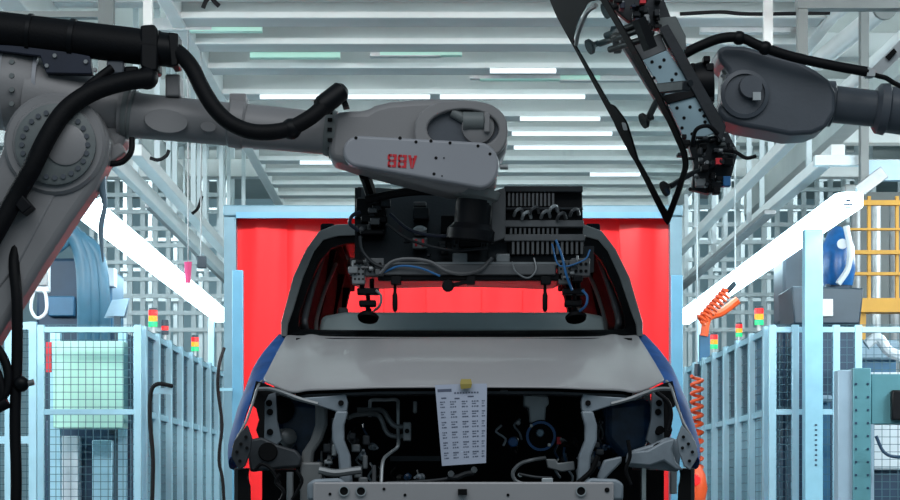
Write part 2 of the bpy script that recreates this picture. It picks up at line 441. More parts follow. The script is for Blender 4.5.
post(232, 243, 270, 14.6, 'post_blue', 'light blue box post standing in front of the left edge of red curtain')
post(671, 683, 275, 14.6, 'post_blue', 'light blue box post standing in front of right edge of red curtain')
t = thing('hanging_cable', 'thin black cable hanging beside the left post of the red curtain', 'cable', P(216, 440, 14.5))
MB().tube([P(224, 348, 14.55), P(219, 366, 14.5), P(218, 390, 14.5), P(222, 425, 14.5), P(219, 460, 14.5), P(224, 505, 14.5), P(224, 700, 14.5)], .011).build('cable_run', 'rubber', t)
MB().pbox(218, 388, 232, 391, 14.55, 14.6).build('clip', 'alu_blue', t)

# ------------------------------------------------------------------ fences
def wires(x0, x1, z0, z1, y, cell, parent, along='x', x=0):
    w = MB(); th = .005
    n = int(abs(x1-x0)/cell)
    for i in range(n+1):
        a = x0+(x1-x0)*i/max(1, n)
        c = (a, y, (z0+z1)/2) if along == 'x' else (x, a, (z0+z1)/2)
        w.box(c, (th, th, z1-z0))
    m = int((z1-z0)/cell)
    for i in range(m+1):
        zz = z0+(z1-z0)*i/max(1, m)
        if along == 'x': w.box(((x0+x1)/2, y, zz), (abs(x1-x0), th, th))
        else: w.box((x, (x0+x1)/2, zz), (th, abs(x1-x0), th))
    w.build('wire_mesh', 'wire', parent, kind='stuff')
DF = 18.4; ZT = H(325, DF); ZM = H(412, DF); ZB = .15
def fence_front(xs, label, d=DF, xw=7):
    t = thing('safety_fence', label, 'fence', (X(xs[0], d), d, 0))
    w = px(xw, d)
    for q in xs: MB().box((X(q, d), d, ZT/2), (w, w, ZT)).build('post', 'alu', t, bevel=.004)
    for a, b in zip(xs[:-1], xs[1:]):
        for z in (ZT-.04, ZM, ZB):
            MB().box(((X(a, d)+X(b, d))/2, d, z), (X(b, d)-X(a, d)-w, w*.8, w*.8)).build('rail', 'alu', t, bevel=.003)
        wires(X(a, d), X(b, d), ZB, ZT, d, .062, t)
    return t
def fence_side(x, d0, d1, n, label):
    t = thing('safety_fence', label, 'fence', (x, d0, 0))
    p = None
    for i in range(n+1):
        d = d0+(d1-d0)*i/n
        if p is None: p = MB().box((x, d, ZT/2), (.11, .10, ZT)).build('post', 'alu', t, bevel=.004)
        else: dup_part(p, (0, d-d0, 0), t)
    for i in range(n):
        a = d0+(d1-d0)*i/n; b = d0+(d1-d0)*(i+1)/n
        for z in (ZT-.04, ZM, ZB): MB().box((x, (a+b)/2, z), (.05, b-a-.07, .05)).build('rail', 'alu', t)
        wires(a, b, ZB, ZT, 0, .075, t, 'y', x)
        MB().box((x*1.008, (a+b)/2, (ZM+ZT)/2), (.012, b-a-.12, ZT-ZM-.1)).build('panel', 'machine_navy' if i % 3 else 'machine_blue', t)
    return t
XL, XR = X(138, DF), X(772, DF)
fence_front((41, 138), 'front of the left safety fence, aluminium posts with wire mesh')
fence_front((772, 795, 836, 858, 930), 'front of the right safety fence, behind the light blue post')
fence_side(XL, DF+.16, 25.5, 8, 'left safety fence side running back towards the red curtain')
fence_side(XR, DF+.16, 25.5, 8, 'right safety fence side running back towards the red curtain')
# angled panel at the far left
t = thing('safety_fence', 'leftmost safety fence panel cut by the picture edge', 'fence', P(33, 700, 17.6))
for q in (-6, 9, 33): MB().box((X(q, 17.6), 17.6, H(322, 17.6)/2), (.06, .06, H(322, 17.6))).build('post', 'alu', t)
for z in (H(326, 17.6), H(440, 17.6)): MB().box((X(14, 17.6), 17.6, z), (.32, .05, .06)).build('rail', 'alu', t)
wires(X(-6, 17.6), X(33, 17.6), .2, H(326, 17.6), 17.6, .05, t)

# ------------------------------------------------------------------ machinery behind the left fence
t = thing('control_cabinet', 'pale green translucent panel cabinet right behind the left fence mesh', 'cabinet', P(88, 700, 19))
MB().pbox(53, 341, 124, 428, 19.0, 19.25).build('panel_sheet', 'panel_green', t, bevel=.01)
MB().pbox(50, 330, 60, 690, 19.3, 19.4).build('leg', 'alu', t); MB().pbox(118, 330, 126, 690, 19.3, 19.4).build('leg', 'alu', t)
MB().pbox(46, 342, 51, 372, 19.0, 19.05).build('red_mark', 'red_print', t)
t = thing('machine_cabinet', 'dark blue machine base below the green panel behind left fence', 'machine', P(85, 700, 19.6))
MB().pbox(46, 420, 132, 690, 19.8, 20.6).build('body', 'machine_navy', t, bevel=.02)
MB().pbox(55, 436, 78, 690, 19.6, 19.8).build('pale_door', 'white_case', t, bevel=.01)
MB().pbox(92, 440, 112, 690, 19.6, 19.8).build('pale_door', 'alu', t, bevel=.01)
MB().pbox(108, 424, 122, 434, 19.5, 19.8).build('switch_box', 'dark_case', t, bevel=.01)
t = thing('machine_housing', 'large navy blue machine with thick arching pale blue hoses behind the left fence', 'machine', P(70, 700, 21))
MB().pbox(36, 258, 84, 336, 21, 22).build('body', 'machine_navy', t, bevel=.03)
MB().pbox(48, 296, 74, 316, 20.9, 21).build('panel', 'machine_blue', t, bevel=.01)
MB().pbox(86, 268, 112, 340, 21.2, 22).build('side_box', 'machine_blue', t, bevel=.03)
MB().pbox(30, 330, 120, 680, 21, 22).build('base', 'machine_navy', t)
MB().pbox(102, 268, 114, 286, 21.0, 21.2).build('lit_label', 'white_case', t)
for i, (off, r) in enumerate(((0, .085), (10, .07), (20, .06))):
    MB().tube([P(48+off*.4, 236+off*.6, 20.4), P(62+off*.5, 228+off*.5, 20.4), P(76+off*.7, 238+off*.3, 20.4), P(84+off*.8, 262, 20.4), P(86+off*.9, 300, 20.4), P(86+off*.9, 345, 20.5)], r, 12).build('coolant_hose', 'hose_blue', t, label='thick pale blue hose')
t = thing('wall_phone', 'white pendant box with looped cord hanging left of the navy machine', 'controller', P(42, 300, 18.0))
MB().pbox(32, 246, 49, 292, 18.0, 18.08).build('box', 'white_case', t, bevel=.01)
MB().pbox(37, 272, 47, 285, 17.97, 18.0).build('keypad', 'steel_mid', t)
MB().tube([P(34, 290, 17.98), P(31, 308, 17.98), P(37, 318, 17.98), P(46, 312, 17.98), P(46, 296, 17.98), P(43, 290, 17.98)], .014).build('cord', 'white_case', t)
# angled white shelf near fence
t = thing('tilted_monitor', 'small pale tilted screen standing on top of the left fence', 'monitor', P(120, 323, 19.5))
MB().add([P(104, 318, 19.6), P(126, 318, 19.6), P(130, 298, 19.8), P(112, 300, 19.8)], [(0, 1, 2, 3)]).prism([P(106, 316, 19.5), P(124, 316, 19.5), P(129, 299, 19.7), P(113, 301, 19.7)], (0, .03, 0)).build('screen', 'teal_pale', t)
MB().pbox(114, 316, 120, 690, 19.45, 19.52).build('stand', 'dark_case', t)

# signal towers
def tower(x, h, label, order=('lens_red', 'lens_amber', 'lens_green')):
    fx = XL if x < VX else XR; d = fx*F/(x-VX)          # stands on the fence's top rail
    base = Vector((fx, d, ZT+.002))
    t = thing('signal_tower', label, 'signal light', base, 'stack lights on the fences')
    r = px(h*.19, d); seg = px(h*.24, d)
    MB().cyl(base, base+Vector((0, 0, px(h*.26, d))), r*.5).build('pole', 'steel_pale', t)
    z = base.z+px(h*.26, d)
    for i, m in enumerate(reversed(order)):
        MB().cyl((base.x, d, z+seg*i), (base.x, d, z+seg*(i+.88)), r).build('lens', m, t)
    MB().cyl((base.x, d, z+seg*3-.005), (base.x, d, z+seg*3.25), r*.9).build('cap', 'dark_case', t)
tower(153, 24, 'red amber green stack light on the left fence, leftmost')
tower(165, 19, 'dark stack light with one red lens beside the leftmost stack light', ('dark_case', 'lens_red', 'dark_case'))
tower(195, 20, 'stack light at far end of left fence near the curtain')
tower(759, 24, 'red amber green stack light on the right fence, nearest')
tower(714, 20, 'stack light at far end of right fence near the curtain')
tower(739, 18, 'stack light in the middle of the right fence')
t = thing('hanging_tag', 'pink tag hanging in front of the left light strip', 'tag', P(189, 282, 19))
MB().tube([(P(188, 0, 19).x, 19, 6.85), P(188, 262, 19)], .006).build('string', 'steel_mid', t)
MB().cyl(P(188, 283, 19), P(188, 262, 19), .024, .034).build('tag_body', 'pink_tag', t)
t = thing('hanging_plug', 'small dark plug hanging right of the pink tag', 'plug', P(201, 270, 20))
MB().tube([(P(201, 0, 20).x, 20, 6.85), P(201, 256, 20)], .006).build('cord', 'steel_mid', t)
MB().pbox(197, 256, 206, 268, 20, 20.06).build('plug_body', 'dark_case', t, bevel=.005)
for (x, y, lab) in ((171, 214, 'small green lamp above left light strip, upper one'), (184, 229, 'small green lamp above the left light strip, lower one')):
    t = thing('green_lamp', lab, 'lamp', P(x, y, 28))
    MB().pbox(x-4, y-3, x+4, y+3, 28, 28.1).build('lens', 'lens_green', t)
    q = P(x, y-3, 28.05); MB().bar(q, (q.x, q.y, 6.85), .02, .02).build('hanger_rod', 'lattice', t)
MB().tube([P(150, 158, 18.9), P(158, 160, 18.9), P(166, 156, 18.9), P(169, 150, 18.9)], .016).build('cable_end', 'rubber', rail_a, label='black curved cable end')
MB().tube([P(192, 214, 22), P(198, 208, 22), P(202, 196, 22)], .016).build('cable_end', 'rubber', rail_b, label='black curved cable end')
t = thing('clear_sleeve', 'twisted translucent plastic sleeve hanging from the robot elbow', 'sleeve', P(103, 250, 9.8))
MB().tube([P(104, 158, 9.8), P(102, 185, 9.8), P(105, 205, 9.8), P(101, 228, 9.8), P(103, 262, 9.8)], [.014, .02, .010, .013, .004]).build('sleeve_body', 'teal_pale', t)

# cable & bracket on left fence side
t = thing('fence_cable', 'black cable looped over a bracket on the left fence side', 'cable', P(150, 500, 17.9))
MB().tube([P(172, 386, 18.1), P(158, 384, 18.0), P(151, 392, 18.0), P(150, 420, 18.0), P(153, 460, 18.0), P(152, 505, 18.0)], .018).build('cable_run', 'rubber', t)
MB().pbox(152, 388, 172, 394, 18.1, 18.15).build('bracket', 'alu', t)
# far clutter low between left fence and curtain
for (x0, y0, x1, y1, d, m, lab) in ((204, 472, 221, 480, 29, 'lens_red', 'red block low at the far end of the left aisle'), (205, 446, 219, 455, 30, 'yellow_steel', 'yellow block low at the far end of the left aisle'),
                                    (206, 400, 220, 440, 34, 'white_case', 'white cabinet at the far end of the left aisle')):
    t = thing('aisle_block', lab, 'block', P((x0+x1)/2, 700, d))
    MB().pbox(x0, y0, x1, y1, d, d+.3).build('body', m, t, bevel=.01)
    MB().pbox(x0+2, y1, x1-2, 560, d+.05, d+.25).build('stand', 'alu', t)

# ------------------------------------------------------------------ machinery behind the right fence
t = thing('dark_monitor', 'dark grey flared box on top of right fence behind the light blue post', 'cabinet', P(828, 322, 19.4))
MB().pprism([(792, 286), (864, 288), (860, 324), (794, 324)], 19.4, 20.2).build('box', 'dark_case', t, bevel=.015)
MB().pbox(819, 299, 833, 316, 19.37, 19.4).build('label_plate', 'steel_pale', t)
MB().pbox(796, 322, 860, 560, 19.5, 20.1).build('stand', 'machine_navy', t)
t = thing('blue_robot_cover', 'blue covered machine head behind the right light strip', 'machine', P(838, 285, 21))
MB().pbox(826, 284, 850, 690, 21.4, 21.7).build('stand', 'machine_navy', t)
MB().lathe(P(838, 286, 21.5), (0, 0, 1), [(0, .14), (.15, .17), (.38, .16), (.52, .10), (.58, .03)], 18).build('cover', 'hub_blue', t)
MB().tube([P(846, 226, 21.2), P(850, 248, 21.2), P(848, 268, 21.2), P(838, 284, 21.2)], .03).build('cable_loop', 'white_case', t)
MB().lathe(P(842, 244, 21.25), (0, -1, 0), [(0, .05), (.02, .05)], 16).build('badge', 'white_case', t)
t = thing('dark_blue_housing', 'tall grey blue machine column left of the dark box', 'machine', P(800, 322, 20.5))
MB().pbox(783, 238, 806, 322, 20.6, 21.2).build('body', 'dark_case', t, bevel=.03)
MB().pbox(783, 322, 806, 690, 20.6, 21.2).build('base', 'machine_navy', t)
# yellow mezzanine
t = thing('yellow_mezzanine', 'yellow steel walkway with railings at the far right', 'walkway', P(880, 700, 27))
for y, hgt in ((200, 5), (250, 4), (272, 3), (228, 2)): MB().pbox(850 if y > 200 else 862, y, 960, y+hgt, 27, 27.1).build('rail', 'yellow_steel', t)
MB().pbox(848, 298, 960, 312, 27, 27.3).build('deck_beam', 'yellow_steel', t)
for q in (868, 896, 924): MB().pbox(q, 196, q+3, 312, 27.05, 27.12).build('railing_post', 'yellow_steel', t)
for q in (858, 940): MB().pbox(q, 312, q+8, 690, 27.1, 27.25).build('column', 'yellow_steel', t)
for q, m in ((872, 'steel_pale'), (890, 'steel_mid'), (852, 'steel_mid')):
    tag(MB().cyl(P(q+4, 700, 29), P(q+4, 205, 29), px(5, 29)).build('standing_pipe', m), {872: 'pale vertical pipe behind yellow walkway, middle one', 890: 'grey vertical pipe behind yellow walkway, at picture edge', 852: 'grey vertical pipe behind yellow walkway, nearest the light strip'}[q], 'pipe')
tag(MB().pbox(855, 192, 960, 330, 31, 31.2).pbox(848, 330, 960, 690, 31, 31.2).build('far_partition', 'frame_brown'), 'brownish partition wall behind the yellow walkway', 'partition')
# orange coils and arms
def coil(p, q, r, turns, name, label, m='orange_plastic', wr=.018):
    p = Vector(p); q = Vector(q); a, u, n = frame_of(q-p); N = turns*10
    pts = [p+(q-p)*i/N+(u*math.cos(2*math.pi*i/10)+n*math.sin(2*math.pi*i/10))*r for i in range(N+1)]
    t = thing(name, label, 'hose', p); MB().tube(pts, wr, 6, 1).build('coil', m, t)
    e = q+(q-p).normalized()*.12; MB().cyl(q, e, wr*1.5).build('connector', 'dark_case', t)
    MB().tube([e, (e.x, e.y, 6.85)], .008, 6).build('supply_line', 'lattice', t)
coil(P(697, 480, 22), P(697, 376, 22), .055, 12, 'spiral_hose', 'orange spiral air hose hanging between the car and right fence')
coil(P(700, 322, 22), P(727, 292, 22), .05, 9, 'spiral_hose', 'orange spiral hose slanting above the right fence')
t = thing('orange_robot', 'small orange machine low between the car and right fence', 'machine', P(697, 700, 19))
MB().lathe(P(695, 500, 19), (0, 0, 1), [(0, .09), (.10, .11), (.22, .09), (.30, .05)], 16).build('body', 'orange_plastic', t)
MB().lathe(P(695, 480, 18.88), (0, -1, 0), [(0, .05), (.02, .04)], 14).build('cap', 'lens_red', t)
MB().pbox(688, 498, 702, 690, 18.95, 19.05).build('stand', 'machine_blue', t)
t = thing('orange_robot', 'small orange robot arm above the far right fence', 'machine', P(706, 345, 24))
MB().tube([P(704, 336, 24), P(708, 318, 24), P(722, 312, 24), P(738, 300, 24)], .045, 8).build('arm', 'orange_plastic', t)
MB().pbox(700, 334, 710, 560, 24, 24.1).build('pedestal', 'machine_blue', t)
# machine stuff seen through right fence mesh
for (x0, y0, x1, y1, m, lab, d) in ((868, 372, 905, 470, 'white_case', 'white machine casing low behind the right fence', 20.2), (842, 340, 900, 360, 'teal_pale', 'pale machine arm cover behind the right fence top', 22.6),
                                 (808, 395, 834, 402, 'teal_pale', 'pale shelf behind the right fence mesh', 19.0)):
    t = thing('machine_cover', lab, 'machine', P((x0+x1)/2, 700, d))
    MB().pbox(x0, y0, x1, y1, d, d+.3).build('cover', m, t, bevel=.03)
    MB().pbox(x0+4, y1, x1-4, 690, d+.1, d+.25).build('stand', 'machine_blue' if m != 'white_case' else 'machine_navy', t)
tag(MB().tube([P(866, 345, 20.0), P(878, 338, 20.0), P(890, 352, 20.0), P(915, 360, 20.0)], .05, 10).build('white_duct', 'white_case'), 'thick white curved duct behind the right fence', 'duct')
# teal steel column with box beam, in front of right fence
DT = 15.5
t = thing('teal_column', 'teal riveted steel column with a side beam at the lower right', 'column', P(854, 700, DT))
MB().pbox(838, 370, 853, 690, DT+.03, DT+.2).build('pale_flange', 'teal_pale', t, bevel=.006)
MB().pbox(853, 368, 871, 690, DT, DT+.22).build('column_body', 'teal_steel', t, bevel=.006)
MB().pbox(871, 374, 960, 424, DT+.04, DT+.26).build('side_beam', 'teal_steel', t, bevel=.006)
MB().pbox(892, 390, 912, 420, DT-.03, DT+.04).build('clamp_block', 'black_plastic', t, bevel=.01)
MB().pbox(868, 424, 874, 690, DT+.02, DT+.1).build('rib', 'teal_pale', t)
rv = MB().lathe(P(856, 384, DT), (0, -1, 0), [(0, .010), (.008, .008)], 8).build('rivet', 'machine_navy', t)
for xx in (856, 868):
    for k in range(9):
        if xx == 856 and k == 0: continue
        a = P(856, 384, DT); b = P(xx, 384+k*13, DT); dup_part(rv, b-a, t)
tag(MB().tube([P(876, 436, 15.4), P(884, 452, 15.4), P(898, 457, 15.4), P(925, 454, 15.4)], .012).build('loose_cable', 'machine_navy'), 'dark cable sagging below the teal side beam', 'cable')
# ------------------------------------------------------------------ car body on the line
CX = .10
def MX(v): return Vector((2*CX-v.x, v.y, v.z))
def both(pts):
    """left half outline (picture points with distance) -> full outline, mirrored about the car's centre"""
    l = [P(*p) for p in pts]; return l+[MX(v) for v in reversed(l)]
car = thing('car_body', 'unpainted grey car body with open engine bay and no windscreen, standing before the red curtain', 'car', (CX, 9.2, 0))
# bonnet
rear = [(286, 333.5, 10.02), (302, 334.5, 10), (320, 335, 9.99), (345, 335.5, 9.98), (395, 336, 9.96), (464, 336, 9.95)]
front = [(262, 379, 9.2), (278, 387, 9.10), (296, 394, 9.03), (322, 389, 8.96), (375, 386.5, 8.90), (463, 386, 8.87)]
def densify(l, k):
    o = []
    for a, b in zip(l[:-1], l[1:]):
        for j in range(k): o.append(a.lerp(b, j/k))
    return o+[l[-1]]
R_, F_ = densify([P(*p) for p in rear], 3), densify([P(*p) for p in front], 3)
rows = []
for j in range(11):
    t = j/10; half = []
    for i, (a, b) in enumerate(zip(R_, F_)):
        u = i/(len(R_)-1); p = a.lerp(b, t)
        dome = .022*math.sin(math.pi*min(1, t*1.0))
        cr = .30+.16*t                                  # pressed crease running forward
        ridge = .030*math.exp(-((u-cr)/.10)**2)*(1-t*.6)-.012*math.exp(-((u-.16)/.10)**2)*(1-t)
        edge = -.02*math.exp(-(u/.05)**2)*math.sin(math.pi*t)
        half.append(p+Vector((0, 0, dome+ridge*(0 if t == 0 else 1)+edge)))
    rows.append(half+[MX(v) for v in reversed(half[:-1])])
MB().grid(rows, (0, .012, -.014)).build('bonnet', 'car_paint', car, sub=1, ang=60)
MB().grid([[v+Vector((0, .05, -.018)) for v in rows[-1]], [v+Vector((0, .16, -.02)) for v in rows[-1]]], (0, .0, -.01)).build('bonnet_inner_lip', 'car_under', car)
# windscreen surround
o1 = [(281, 336, 9.98), (281, 322, 10.02), (284, 311, 10.08), (293, 277, 10.32), (306, 249, 10.54), (319, 231, 10.68), (336, 224.5, 10.78), (390, 222, 10.82), (462, 221, 10.84)]
o2 = [(287, 336, 9.98), (288, 324, 10.02), (292, 313, 10.08), (303, 277, 10.32), (314, 251, 10.52), (323, 240, 10.62), (338, 236, 10.70), (390, 234, 10.74), (462, 233, 10.76)]
o3 = [(301, 331, 10.03), (298, 326, 10.05), (299, 314, 10.10), (309, 285, 10.30), (320, 261, 10.50), (331, 248, 10.60), (346, 243, 10.66), (390, 241, 10.70), (462, 240, 10.72)]
MB().ring(both(o1), both(o2), (0, .09, 0)).build('windscreen_frame', 'pillar_grey', car, bevel=.006)
MB().ring([v+Vector((0, .012, 0)) for v in both(o2)], [v+Vector((0, .012, 0)) for v in both(o3)], (0, .05, 0)).build('windscreen_seal', 'seal_black', car)
# bottom of the opening
MB().grid([both([(287, 334.5, 10.0), (320, 335, 10), (462, 336, 10)]), both([(299, 329, 10.06), (330, 330, 10.07), (462, 330.5, 10.07)])], (0, .02, -.02)).build('cowl_seal', 'seal_black', car)
# roof
hd = both(o1[6:])
rows = [[v+Vector((0, .02, 0)) for v in hd]]
for y, z in ((11.3, 2.345), (12.3, 2.36), (13.2, 2.32), (13.5, 2.27)): rows.append([Vector((CX+(v.x-CX)*1.06, y, z-.03*abs((v.x-CX)/.65)**3)) for v in hd])
MB().grid(rows, (0, 0, -.03)).build('roof', 'car_primer', car, sub=1)
# body sides with door openings, cabin floor, rear frame
for s in (-1, 1):
    m = (lambda v: v) if s < 0 else MX
    g = []
    for (x, z) in ((-.85, .63), (-.885, .8), (-.88, 1.2), (-.85, 1.5), (-.80, 1.70)):
        g.append([m(Vector((CX+x, y, z))) for y in (10.0, 10.8, 11.8, 12.8, 13.5)])
    MB().grid(g, (-.03*s, 0, 0)).build('side_panel', 'car_primer', car)
    for ya, wz in ((11.45, .10), (12.6, .12), (13.35, .14)):
        MB().bar(m(Vector((CX-.80, ya, 1.68))), m(Vector((CX-.66, ya-.05, 2.28))), .06, wz, up=(0, 1, 0)).build('door_pillar', 'interior', car, bevel=.01)
    MB().bar(m(Vector((CX-.655, 10.85, 2.29))), m(Vector((CX-.655, 13.45, 2.26))), .07, .07).build('roof_rail', 'interior', car, bevel=.01)
    # inner trim seen through the opening
    MB().grid([[m(Vector((CX-.765, 10.10, 1.55))), m(Vector((CX-.75, 11.8, 1.55))), m(Vector((CX-.72, 13.35, 1.55)))],
               [m(Vector((CX-.765, 10.16, 1.86))), m(Vector((CX-.74, 11.8, 1.92))), m(Vector((CX-.71, 13.35, 1.95)))],
               [m(Vector((CX-.65, 10.72, 2.27))), m(Vector((CX-.68, 11.8, 2.33))), m(Vector((CX-.69, 13.35, 2.30)))]], (-.01*s, 0, 0)).build('inner_trim', 'interior', car)
    MB().tube([m(P(322, 258, 10.72)), m(P(312, 290, 10.45)), m(P(305, 318, 10.2)), m(P(306, 330, 10.2))], .016).build('trim_edge', 'car_under', car)
    MB().tube([m(P(336, 264, 11.0)), m(P(325, 290, 10.8)), m(P(317, 318, 10.6)), m(P(316, 331, 10.5))], .010).build('trim_edge', 'car_primer', car)
    MB().box(m(P(343, 322, 10.9)), (.05, .05, .14)).build('trim_bracket', 'car_primer', car, bevel=.01)
MB().box((CX, 11.7, .64), (1.6, 3.4, .08)).build('cabin_floor', 'car_under', car)
MB().box((CX, 13.42, 1.2), (1.56, .10, 1.2)).build('rear_panel', 'car_primer', car, bevel=.02)
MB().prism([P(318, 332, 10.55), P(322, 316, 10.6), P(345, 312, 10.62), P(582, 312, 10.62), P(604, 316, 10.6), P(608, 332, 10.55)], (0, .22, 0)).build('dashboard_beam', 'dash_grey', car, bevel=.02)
# engine bay
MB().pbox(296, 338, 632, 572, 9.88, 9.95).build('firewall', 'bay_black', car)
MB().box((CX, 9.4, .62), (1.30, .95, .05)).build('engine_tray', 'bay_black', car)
for s in (-1, 1):
    m = (lambda v: v) if s < 0 else MX
    # film covered front wing
    inn = [(290, 335, 10.0), (280, 350, 9.75), (266, 371, 9.4), (262, 380, 9.2), (252, 398, 9.1), (246, 418, 9.05), (240, 440, 9.0), (236, 456, 9.0)]
    out = [(279, 333, 10.1), (264, 350, 9.9), (250, 368, 9.65), (248, 384, 9.45), (238, 408, 9.3), (232, 430, 9.25), (229, 446, 9.25), (230, 470, 9.25)]
    g = []
    for k, (a, b) in enumerate(zip(inn, out)):
        a, b = P(a[0]+(7 if k < 4 else 0), a[1], a[2]+.06), P(*b); wob = .010*math.sin(k*2.3)
        g.append([m(a), m(a.lerp(b, .35)+Vector((-.015+wob, -.02, .004))), m(a.lerp(b, .75)+Vector((-.012-wob, .0, 0))), m(b), m(b+Vector((.01, .35, -.01)))])
    MB().grid(g, (.006*s, .006, 0)).build('wing_film', 'blue_film', car, sub=1, ang=80, label='bright blue protective film on the front wing')
    # headlamp surround: thin pale edge and perforated mounting plate
    MB().tube([m(P(*p)) for p in ((262, 381, 9.12), (258, 386, 9.05), (253, 402, 9.0), (246, 422, 8.95), (238, 436, 8.93), (233, 448, 8.93))], .0055, 6, 2).build('wing_edge', 'steel_mid', car)
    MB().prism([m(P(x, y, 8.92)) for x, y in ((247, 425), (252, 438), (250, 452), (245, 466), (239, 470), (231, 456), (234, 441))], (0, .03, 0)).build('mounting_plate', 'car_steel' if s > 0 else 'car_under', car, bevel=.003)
    hb = MB()
    for x, y in ((246, 437), (241, 444), (237, 452), (247, 448), (240, 461)): hb.lathe(m(P(x, y, 8.915)), (0, -1, 0), [(0, .007), (.006, .007)], 8)
    hb.build('bolts', 'bay_black', car, kind='stuff')
    MB().prism([m(P(x, y, 9.0)) for x, y in ((234, 468), (247, 468), (250, 500), (252, 575), (234, 575))], (0, .05, 0)).build('lower_rail', 'car_under', car, bevel=.004)
    # dark inner wing pieces around the gap
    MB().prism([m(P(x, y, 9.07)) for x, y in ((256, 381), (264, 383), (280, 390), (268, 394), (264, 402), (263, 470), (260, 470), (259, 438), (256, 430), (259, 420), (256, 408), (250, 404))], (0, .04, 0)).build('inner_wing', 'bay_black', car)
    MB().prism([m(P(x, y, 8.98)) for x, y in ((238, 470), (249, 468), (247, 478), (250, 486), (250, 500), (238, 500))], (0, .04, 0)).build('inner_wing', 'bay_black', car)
    # vertical bracket behind the lamp hole
    MB().prism([m(P(x, y, 9.15)) for x, y in ((262, 393), (276, 392), (277, 420), (282, 440), (276, 446), (262, 440))], (0, .04, 0)).build('lamp_bracket', 'car_steel', car, bevel=.004)
    hb = MB()
    for x, y in ((269, 403), (270, 412), (270, 432)): hb.lathe(m(P(x, y, 9.145)), (0, -1, 0), [(0, .014), (.005, .012)], 10)
    hb.build('bracket_holes', 'bay_black', car, kind='stuff')
    # upper tie bar wedge
    MB().prism([m(P(x, y, 8.98)) for x, y in ((286, 395), (300, 398), (330, 396), (346, 394), (348, 402), (347, 411), (338, 412), (316, 405), (292, 399))], (0, .06, 0)).build('tie_bar', 'car_steel', car, bevel=.004)
    MB().lathe(m(P(341, 403, 8.975)), (0, -1, 0), [(0, .012), (.006, .010)], 10).build('tie_bolt', 'bay_black', car)
    MB().tube([m(P(*p)) for p in ((258, 389, 9.05), (270, 389, 9.03), (284, 393, 9.0), (300, 399, 8.97), (318, 404, 8.96))], .009, 6).build('lamp_cable', 'steel_mid', car)
    # upright, slightly bowed
    pts = ((342, 411), (338, 425), (338, 440), (344, 455), (346, 484))
    l = [P(x-6, y, 8.95) for x, y in pts]; r = [P(x+6, y, 8.95) for x, y in pts]
    MB().prism([m(v) for v in l+r[::-1]], (0, .07, 0)).build('upright_strut', 'car_steel', car, bevel=.008)
    # arm bracket
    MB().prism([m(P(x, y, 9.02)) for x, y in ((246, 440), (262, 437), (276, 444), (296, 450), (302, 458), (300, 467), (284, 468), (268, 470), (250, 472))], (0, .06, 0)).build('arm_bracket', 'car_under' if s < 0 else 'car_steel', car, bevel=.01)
    MB().lathe(m(P(268, 452, 9.015)), (0, -1, 0), [(0, .040), (.008, .036)], 16).build('bracket_opening', 'bay_black', car)
    # lamp pod behind
    MB().prism([m(P(x, y, 9.35)) for x, y in ((276, 398), (322, 402), (322, 440), (306, 458), (284, 452), (276, 436))], (0, .2, 0)).build('lamp_pod', 'lamp_blue', car, bevel=.03)
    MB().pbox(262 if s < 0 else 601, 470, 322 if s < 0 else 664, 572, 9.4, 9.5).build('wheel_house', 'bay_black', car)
    # rounded corner plate on the bumper beam
    MB().prism([m(P(x, y, 8.72)) for x, y in ((307, 484), (314, 479), (340, 478), (347, 484), (347, 500), (307, 500))], (0, .05, 0)).build('corner_plate', 'car_steel', car, bevel=.01)
# left only: bowed pale strut and cone
pts = ((321, 403), (321, 425), (316, 440), (308, 452), (306, 468))
MB().prism([P(x-6, y, 9.08) for x, y in pts]+[P(x+6, y, 9.08) for x, y in pts[::-1]], (0, .06, 0)).build('bowed_strut', 'car_primer', car, bevel=.012)
MB().pbox(300, 462, 322, 572, 9.05, 9.2).build('strut_foot', 'car_primer', car, bevel=.01)
MB().lathe(P(284, 440, 9.3), (.5, -1, .3), [(0, .05), (.06, .035), (.07, .02)], 14).build('lamp_bulb_holder', 'steel_mid', car)
MB().lathe(P(281, 410, 9.33), (0, -1, 0), [(0, .055), (.03, .06), (.035, .045)], 18).build('lamp_ring', 'bay_black', car)
def pipe(pts, r, m, name='pipe', lab=None):
    return MB().tube([P(*p) for p in pts], r, 8, 4).build(name, m, car, label=lab)
pipe([(370, 417, 9.25), (370, 404, 9.25), (372, 400, 9.25), (385, 400, 9.25), (397, 400, 9.25), (398, 408, 9.2), (398, 430, 9.2), (398, 446, 9.15), (390, 453, 9.15), (383, 461, 9.1), (381, 484, 9.05)], .0075, 'steel_pale')
pipe([(357, 410, 9.25), (372, 410, 9.25), (383, 411, 9.22), (389, 420, 9.2), (395, 426, 9.2), (406, 427, 9.2)], .011, 'steel_mid')
pipe([(348, 418, 9.2), (356, 415, 9.22), (372, 414, 9.22), (380, 417, 9.2), (386, 431, 9.2), (393, 436, 9.2), (406, 436, 9.2)], .010, 'steel_mid')
pipe([(334, 418, 9.2), (334, 436, 9.2), (330, 452, 9.15), (329, 461, 9.1)], .010, 'steel_mid')
pipe([(374, 466, 9.05), (374, 486, 9.0)], .009, 'car_under'); pipe([(290, 472, 9.0), (290, 500, 9.0), (290, 560, 9.0)], .014, 'steel_mid')
pipe([(296, 470, 8.98), (302, 480, 8.98), (298, 490, 8.98), (292, 500, 8.98)], .007, 'rubber')
pipe([(280, 474, 8.98), (276, 482, 8.98), (284, 492, 8.98), (278, 505, 8.98)], .008, 'rubber')
pipe([(319, 470, 8.9), (335, 473, 8.9), (352, 471, 8.9), (361, 470, 8.9)], .016, 'steel_mid')
MB().pbox(403, 422, 411, 441, 9.12, 9.2).build('pipe_connector', 'steel_mid', car, bevel=.005)
